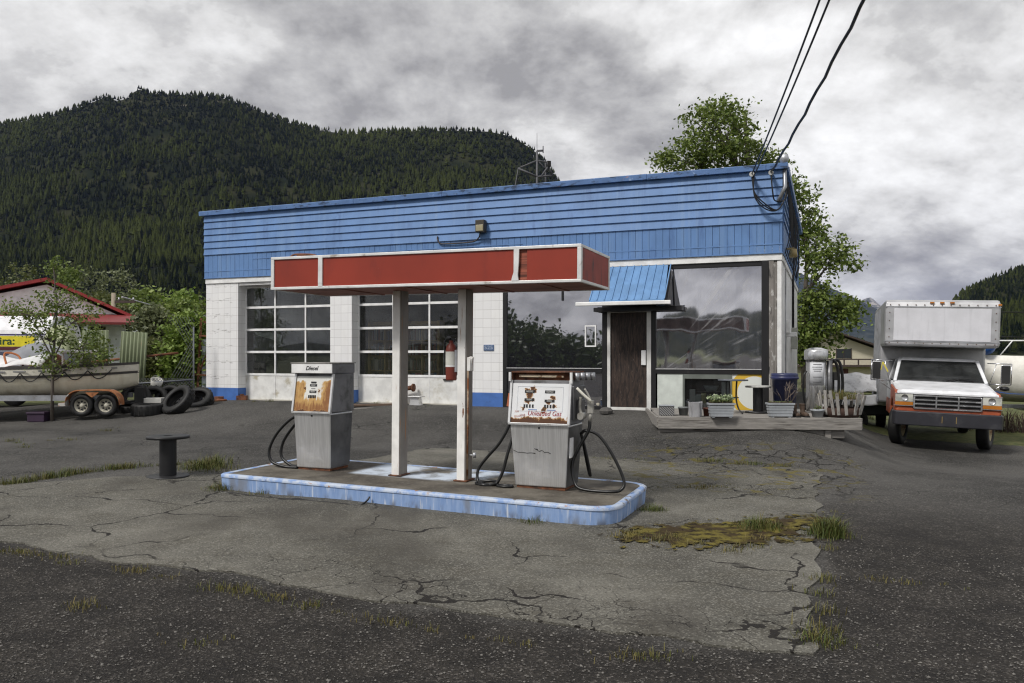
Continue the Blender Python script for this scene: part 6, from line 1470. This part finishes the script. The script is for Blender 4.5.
# the big tree behind the shop, and the lower one right of it
bx_, by_, _ = at(742, 355, 29)
def L(px, py, rpx, rpy, n, Y=29, cx=None): 
    q = at(px, py, Y); return (q[0]-(cx or bx_), random.uniform(-.8,.8), q[2], rpx/796*Y, rpx/796*Y*.8, rpy/796*Y, n)
tree('broadleaf_tree', 'tall rounded green tree rising behind the blue roof', 'tree', (bx_, by_, 0), [L(710,138,36,30,46), L(742,160,40,30,44), L(686,160,30,22,30), L(760,190,34,28,30), L(725,112,20,10,10), L(790,210,24,34,30), L(735,230,60,50,30)], .26, .16, LEAF_M, 58, .26)
b2, b2y, _ = at(806, 355, 28.5)
tree('broadleaf_tree', 'loose branching tree beside the right side of the station', 'tree', (b2, b2y, 0), [L(804,222,18,26,16,28.5,b2), L(818,248,26,20,18,28.5,b2), L(836,262,16,12,8,28.5,b2), L(806,285,20,34,26,28.5,b2), L(825,312,26,20,22,28.5,b2), L(812,340,26,20,30,28.5,b2), L(842,308,10,8,4,28.5,b2), L(800,330,18,40,26,28.5,b2)], .16, .16, LEAF_M, 55, .22, limb=.6)
# sapling by the boat
sx_, sy_, _ = at(52, 420, 18.9)
def S(px, py, rpx, rpy, n): return L(px, py, rpx, rpy, n, 18.9, sx_)[:1]+(random.uniform(-.2,.2),)+L(px, py, rpx, rpy, n, 18.9, sx_)[2:]
sz = gzf(sx_, sy_)
lob = [S(54,272,12,14,12), S(58,300,22,14,20), S(34,312,26,12,18), S(82,318,20,14,18), S(48,335,26,14,24), S(88,345,22,12,18), S(60,362,30,12,22), S(14,312,14,10,9), S(98,358,14,10,8)]
lob = [(l[0], l[1], l[2]-sz, *l[3:]) for l in lob]
tree('sapling', 'slim young tree with sparse green leaves in front of the boat', 'tree', (sx_, sy_, sz), lob, .045, .085, LEAF_M, 26, .13, BARK, limb=.9, thin=True, trunk_top=3.7)
# shrubs
def shrub(px, py, rpx, rpy, Y, m, label, n=34, leaf=.14, per=90):
    x, y_, z = at(px, py, Y); r_, h_ = rpx/796*Y, rpy/796*Y; g0 = gzf(x, y_)
    tree('shrub', label, 'shrub', (x, y_, g0), [(0,0,z-g0,r_,r_*.7,h_,n), (r_*.4,0,max(.5,z-g0-h_*.6),r_*.7,r_*.6,h_*.6,n//2), (-r_*.4,.1,max(.5,z-g0-h_*.6),r_*.7,r_*.6,h_*.6,n//2)], .05, leaf, m, per, .2, BARK, 'shrubs behind the chain-link fence', trunk_top=max(.6, (z-g0)))
shrub(190, 345, 18, 32, 23, LEAF_B, 'bright fresh green shrub against the corner of the station', 46)
shrub(160, 362, 16, 22, 23.5, LEAF_O, 'olive leafy shrub behind the rusted frame', 34)
shrub(152, 330, 14, 28, 26, LEAF_G, 'tall grey green shrub left of the rusted frame', 30)
shrub(178, 318, 20, 16, 30, LEAF_M, 'mid green shrub above the rusted frame', 30, .18)
shrub(128, 322, 14, 18, 40, LEAF_G, 'grey green shrub by the red house corner', 26, .2)
shrub(20, 326, 26, 10, 28, LEAF_O, 'dark shrub behind the camper roof', 26, .16)
def alder(px, pyt, pyb, rpx, Y, m, label):
    x, y_, zt = at(px, pyt, Y); zb = at(px, pyb, Y)[2]; r_ = rpx/796*Y; h_ = (zt-0)
    tree('alder_tree', label, 'tree', (x, y_, 0), [(0,0,h_*.78,r_*.6,r_*.6,h_*.2,16), (r_*.4,0,h_*.55,r_*.7,r_*.6,h_*.2,16), (-r_*.4,0,h_*.58,r_*.7,r_*.6,h_*.22,16), (0,0,h_*.35,r_*.9,r_*.8,h_*.15,14)], .12, .42, m, 60, .62, BARKL, 'alders at the foot of the hill')
alders = [(150, 283, 28, 70, LEAF_M, 'broad mid green alder left of the station corner'), (182, 290, 24, 62, LEAF_B, 'fresh green alder closest to the station wall'), (122, 272, 24, 90, LEAF_G, 'grey green alder behind the utility pole'), (88, 266, 26, 100, LEAF_G, 'pale grey alder above the red roof ridge'), (64, 262, 20, 95, LEAF_M, 'green alder directly behind the sapling top'), (20, 258, 26, 105, LEAF_O, 'dark olive alder at the far left above the red roof'), (200, 298, 18, 80, LEAF_O, 'olive alder half hidden by the tiled wall'), (105, 290, 20, 75, LEAF_O, 'low olive alder just right of the red gable')]
for px, pyt, rpx, Y, m, lab in alders: alder(px, pyt, 355, rpx, Y, m, lab)
x, y_, _ = at(857, 355, 75); tree('round_tree', 'small dark rounded tree behind the cream house roof', 'tree', (x, y_, -1.3), [(0,0,3.2,.9,.9,1.3,26)], .12, .3, LEAF_D, 70, .3)
# bramble tangle under the white boat
x, y_, _ = at(1012, 405, 22); v, f, tn = blades([(random.gauss(0,.6), random.gauss(0,.35), 0, random.uniform(.2,.8), .9, 1) for _ in range(500)])
o = np_mesh('bramble', v, f, mat('dead bramble', (.05,.032,.025), .9)); o.location = (x, y_, gzf(x, y_)); tag(o, 'tangle of dead brown bramble under the cream boat hull', 'bramble')

# ------------------------------------------------------------------ hills
def smooth_noise(x, y, seed=0):
    s = 0
    for k, (f, a) in enumerate(((.006,1),(.013,.55),(.03,.3),(.07,.14))):
        s = s+a*np.sin(f*x*1.1+1.7*seed+k+np.sin(f*y*.9+k*2.1))*np.cos(f*y*1.3-.8*k+seed+np.sin(f*x*.7))
    return s
def ridge(profile):
    p = np.array(profile, float); return lambda px: (355-np.interp(px, p[:,0], p[:,1]))/796
RG1 = ridge([(-500,210),(-300,160),(-150,140),(0,124),(30,119),(60,113),(85,104),(100,98),(108,93),(116,100),(128,97),(137,87),(150,92),(170,93),(200,94),(225,97),(250,106),(270,114),(290,122),(320,129),(350,133),(400,130),(450,129),(490,130),(510,135),(525,143),(540,154),(552,170),(565,190),(600,235),(650,280),(700,315),(760,345)])
RG2 = ridge([(880,352),(930,322),(952,304),(965,291),(980,284),(1000,275),(1024,266),(1060,252),(1100,240),(1200,225),(1400,240)])
def hill(rg, Yf, Yr, k0, k1, amp, seed):
    def z(px, Y):
        t_ = (Y-Yf)/(Yr-Yf); tt = np.clip(t_, 0, 1); e = rg(px)
        g = tt**.82
        back = np.clip((Y-Yr)/(Yr*.35), 0, 1)
        n = smooth_noise((px-512)/796*Y, Y, seed)*amp*np.sin(np.pi*np.clip(tt,0,1))
        return np.maximum(1.7*tt+e*np.minimum(Y, Yr)*g*(1-back*.8)+n*np.clip(tt*3,0,1), -2)
    return z
def hill_mesh(name, z, px0, px1, Ya, Yb, nx, ny, m):
    px = np.linspace(px0, px1, nx); Y = np.linspace(Ya, Yb, ny); PX, YY = np.meshgrid(px, Y)
    V = np.stack([(PX-512)/796*YY, YY, z(PX, YY)-.5], -1).reshape(-1, 3)
    i, j = np.meshgrid(np.arange(nx-1), np.arange(ny-1)); a = (j*nx+i).ravel()
    return structure(np_mesh(name, V, np.stack([a, a+1, a+nx+1, a+nx], -1), m, smooth=True))
t = NT('forest floor'); c = t.mix(t.ramp(t.noise(t.obj(kind='World'), .02, 6), .4, .65), (.010,.014,.006), (.03,.032,.014))
c = t.mix(t.ramp(t.noise(t.obj(kind='World'), .011, 5), .66, .72), c, (.08,.075,.06)); t.bsdf(c, .95, 0, None, .05); FLOOR = t.m
z1f = hill(RG1, 430, 1250, 0, 0, 16, 1); z2f = hill(RG2, 430, 900, 0, 0, 9, 4)
hill_mesh('forested_hill', z1f, -520, 770, 430, 1600, 220, 90, FLOOR); hill_mesh('forested_hill', z2f, 870, 1420, 430, 1200, 110, 60, FLOOR)
t = NT('conifer needles'); tn_ = t.attr('tint')
c = t.mix(t.ramp(tn_, 0, .85), (.003,.006,.002), (.046,.056,.014)); c = t.mix(t.ramp(tn_, .93, .96), c, (.06,.06,.045))
t.bsdf(c, .9, 0, None, .05); CON = t.m
def conifers(name, z, px0, px1, Ya, Yb, spacing, hmin, hmax, label, cap=16000, dens=None):
    pts = []; area = 0
    n = int((Yb**2-Ya**2)/2*(px1-px0)/796/spacing**2); n = min(n, cap)
    Y = np.sqrt(rng.uniform(Ya**2, Yb**2, n)); px = rng.uniform(px0, px1, n)
    X = (px-512)/796*Y; Z = z(px, Y); N = len(X)
    patch = smooth_noise(X*1.7, Y*1.7, 3); keep = (smooth_noise(X*2.6+90, Y*2.6, 9)+rng.normal(0, .35, N)) < 1.05
    X, Y, Z, patch = X[keep], Y[keep], Z[keep], patch[keep]; N = len(X)
    H = (hmin+(hmax-hmin)*rng.beta(2, 3, N))*(1+.25*patch); Rr = H*rng.uniform(.16, .33, N)
    H = H*np.interp(Y, [0, .75*Yb, Yb], [1, .95, .62])
    dead = rng.uniform(0, 1, N) < .035
    Rr = np.where(dead, H*.035, Rr)
    tiers, sd = 5, 7
    V = []; Fc = []; ang = np.arange(sd)/sd*2*np.pi; off = 0
    tint_t = np.where(dead, 1.0, np.clip(.40+.25*patch+rng.normal(0, .20, N), 0, .9)); T = []
    for k in range(tiers):
        zb = k/tiers*.86+.06; zt = min(1, zb+.36); rr = Rr*(1-zb)*1.05
        jit = rng.uniform(.55, 1.25, (N, sd)); a = ang[None]+rng.uniform(0, 6.28, N)[:, None]
        ring_ = np.stack([X[:,None]+rr[:,None]*jit*np.cos(a), Y[:,None]+rr[:,None]*jit*np.sin(a), Z[:,None]+H[:,None]*(zb-.05*jit)], -1)
        apex = np.stack([X+rng.normal(0,.02,N)*H*0, Y, Z+H*zt], -1)[:,None]
        vv = np.concatenate([ring_, apex], 1); V.append(vv.reshape(-1, 3))
        base = off+np.arange(N)[:,None]*(sd+1); j = np.arange(sd)
        f = np.stack([base+j, base+(j+1) % sd, np.broadcast_to(base+sd, (N, sd))], -1).reshape(-1, 3); Fc.append(f); off += N*(sd+1)
        T.append(np.repeat(np.where(dead, 1, np.clip(tint_t+rng.normal(0,.06,N)+.05*(k-2), 0, .9)), sd))
    return stuff(np_mesh(name, np.concatenate(V), np.concatenate(Fc), CON, attr=np.concatenate(T)), label, 'forest')
conifers('conifer_forest', z1f, -60, 620, 440, 1262, 5.2, 7, 15, 'dense dark conifer forest covering the hill behind the station', 32000)
conifers('conifer_forest', z2f, 905, 1060, 440, 905, 4.8, 6, 13, 'dark conifer forest on the hill at the right edge', 6500)
# far mountains
def mountain(name, prof, Y0, depth, m, rough, seed):
    rg = ridge(prof); nx, ny = 260, 40; px = np.linspace(prof[0][0], prof[-1][0], nx); tY = np.linspace(-1, 1, ny); PX, TT = np.meshgrid(px, tY)
    YY = Y0+TT*depth; X = (PX-512)/796*Y0*(1+.0*TT)
    e = np.maximum(rg(PX), 0); zz = 1.7+e*Y0*(1-np.abs(TT)**.9)+rough*smooth_noise(X*.12, YY*.12, seed)*(1-np.abs(TT))*np.clip(np.abs(TT)*4, .15, 1)
    V = np.stack([X*(YY/Y0*.0+1), YY, np.maximum(zz, -5)], -1).reshape(-1, 3); i, j = np.meshgrid(np.arange(nx-1), np.arange(ny-1)); a = (j*nx+i).ravel()
    return structure(np_mesh(name, V, np.stack([a, a+1, a+nx+1, a+nx], -1), m, smooth=False))
t = NT('distant wooded slope'); t.bsdf(t.mix(t.ramp(t.noise(t.obj(kind='World'), .01, 6), .4, .6), (.018,.026,.018), (.045,.052,.04)), .95, 0, None, .05); FARM = t.m
t = NT('distant bare rock'); t.bsdf(t.mix(t.ramp(t.noise(t.obj(kind='World'), .008, 8, .65), .42, .6), (.07,.075,.06), (.40,.37,.34)), .95, 0, None, .05); ROCKM = t.m
mountain('distant_mountain', [(560,345),(640,300),(700,268),(760,262),(800,272),(826,286),(840,294),(852,303),(866,313),(880,324),(900,337),(940,350),(1000,354)], 6000, 1700, FARM, 60, 2)
mountain('rocky_mountain', [(800,345),(838,318),(850,308),(858,302),(864,297),(869,295),(873,298),(879,303),(886,309),(893,315),(910,326),(950,342),(1010,354)], 8800, 1500, ROCKM, 110, 6)
# wooded slope and roadside trees across the street, behind the viewer: seen in the shop windows
def ring_hill(name, pts, depth, m):
    vv = []; 
    for (ax, ay, h_) in pts: vv += [(ax*.8, ay*.8, -2), (ax, ay, h_), (ax*1.3, ay*1.3, -2)]
    n = len(pts); ff = [(3*i+j, 3*i+j+1, 3*i+j+4, 3*i+j+3) for i in range(n-1) for j in (0, 1)]
    return structure(MB().add(vv, ff, True).build(name, m))
hp = []
for k in range(60):
    a = R(150+2.6*k); d = 1500; f = k/59
    hp.append((d*math.sin(a), d*math.cos(a), 18+66*math.exp(-((math.degrees(a)-209)/6)**2)+45*math.exp(-((math.degrees(a)-196)/9)**2)+8*math.sin(k*1.9)))
ring_hill('opposite_hill', hp, 500, FLOOR)
P = []
for k in range(26):
    f = k/25; an = R(227-10*f)+random.uniform(-.01,.01); d = random.uniform(52, 66); hgt = (4.6*(1-f)+.7)*random.uniform(.75,1.2)
    ox, oy = .6+d*math.sin(an), 18+d*math.cos(an)
    for _ in range(26):
        c = np.array([ox+rng.normal(0,1.8), oy+rng.normal(0,1.8), hgt*rng.uniform(.08,1)]); P.append(c+rng.normal(size=(55,3))*.6)
stuff(leaf_cloud('roadside_woodland', np.concatenate(P), .55, LEAF_D, None, .2, .6), 'roadside woodland across the street mirrored in the shop window', 'woodland')

# ------------------------------------------------------------------ the air
hz = MB().box(-9500, 9500, -2600, 11500, -9, 900).build('haze', DARK); stuff(hz, 'thin blue mountain air over the whole valley', 'haze')
hm = bpy.data.materials.new('haze'); hm.use_nodes = True; nt = hm.node_tree; nt.nodes.clear(); ou = nt.nodes.new('ShaderNodeOutputMaterial'); pv = nt.nodes.new('ShaderNodeVolumePrincipled')
pv.inputs['Color'].default_value = (.42,.52,.95,1); pv.inputs['Density'].default_value = 3.2e-5; pv.inputs['Anisotropy'].default_value = .2
nt.links.new(pv.outputs[0], ou.inputs['Volume']); hz.data.materials.clear(); hz.data.materials.append(hm)
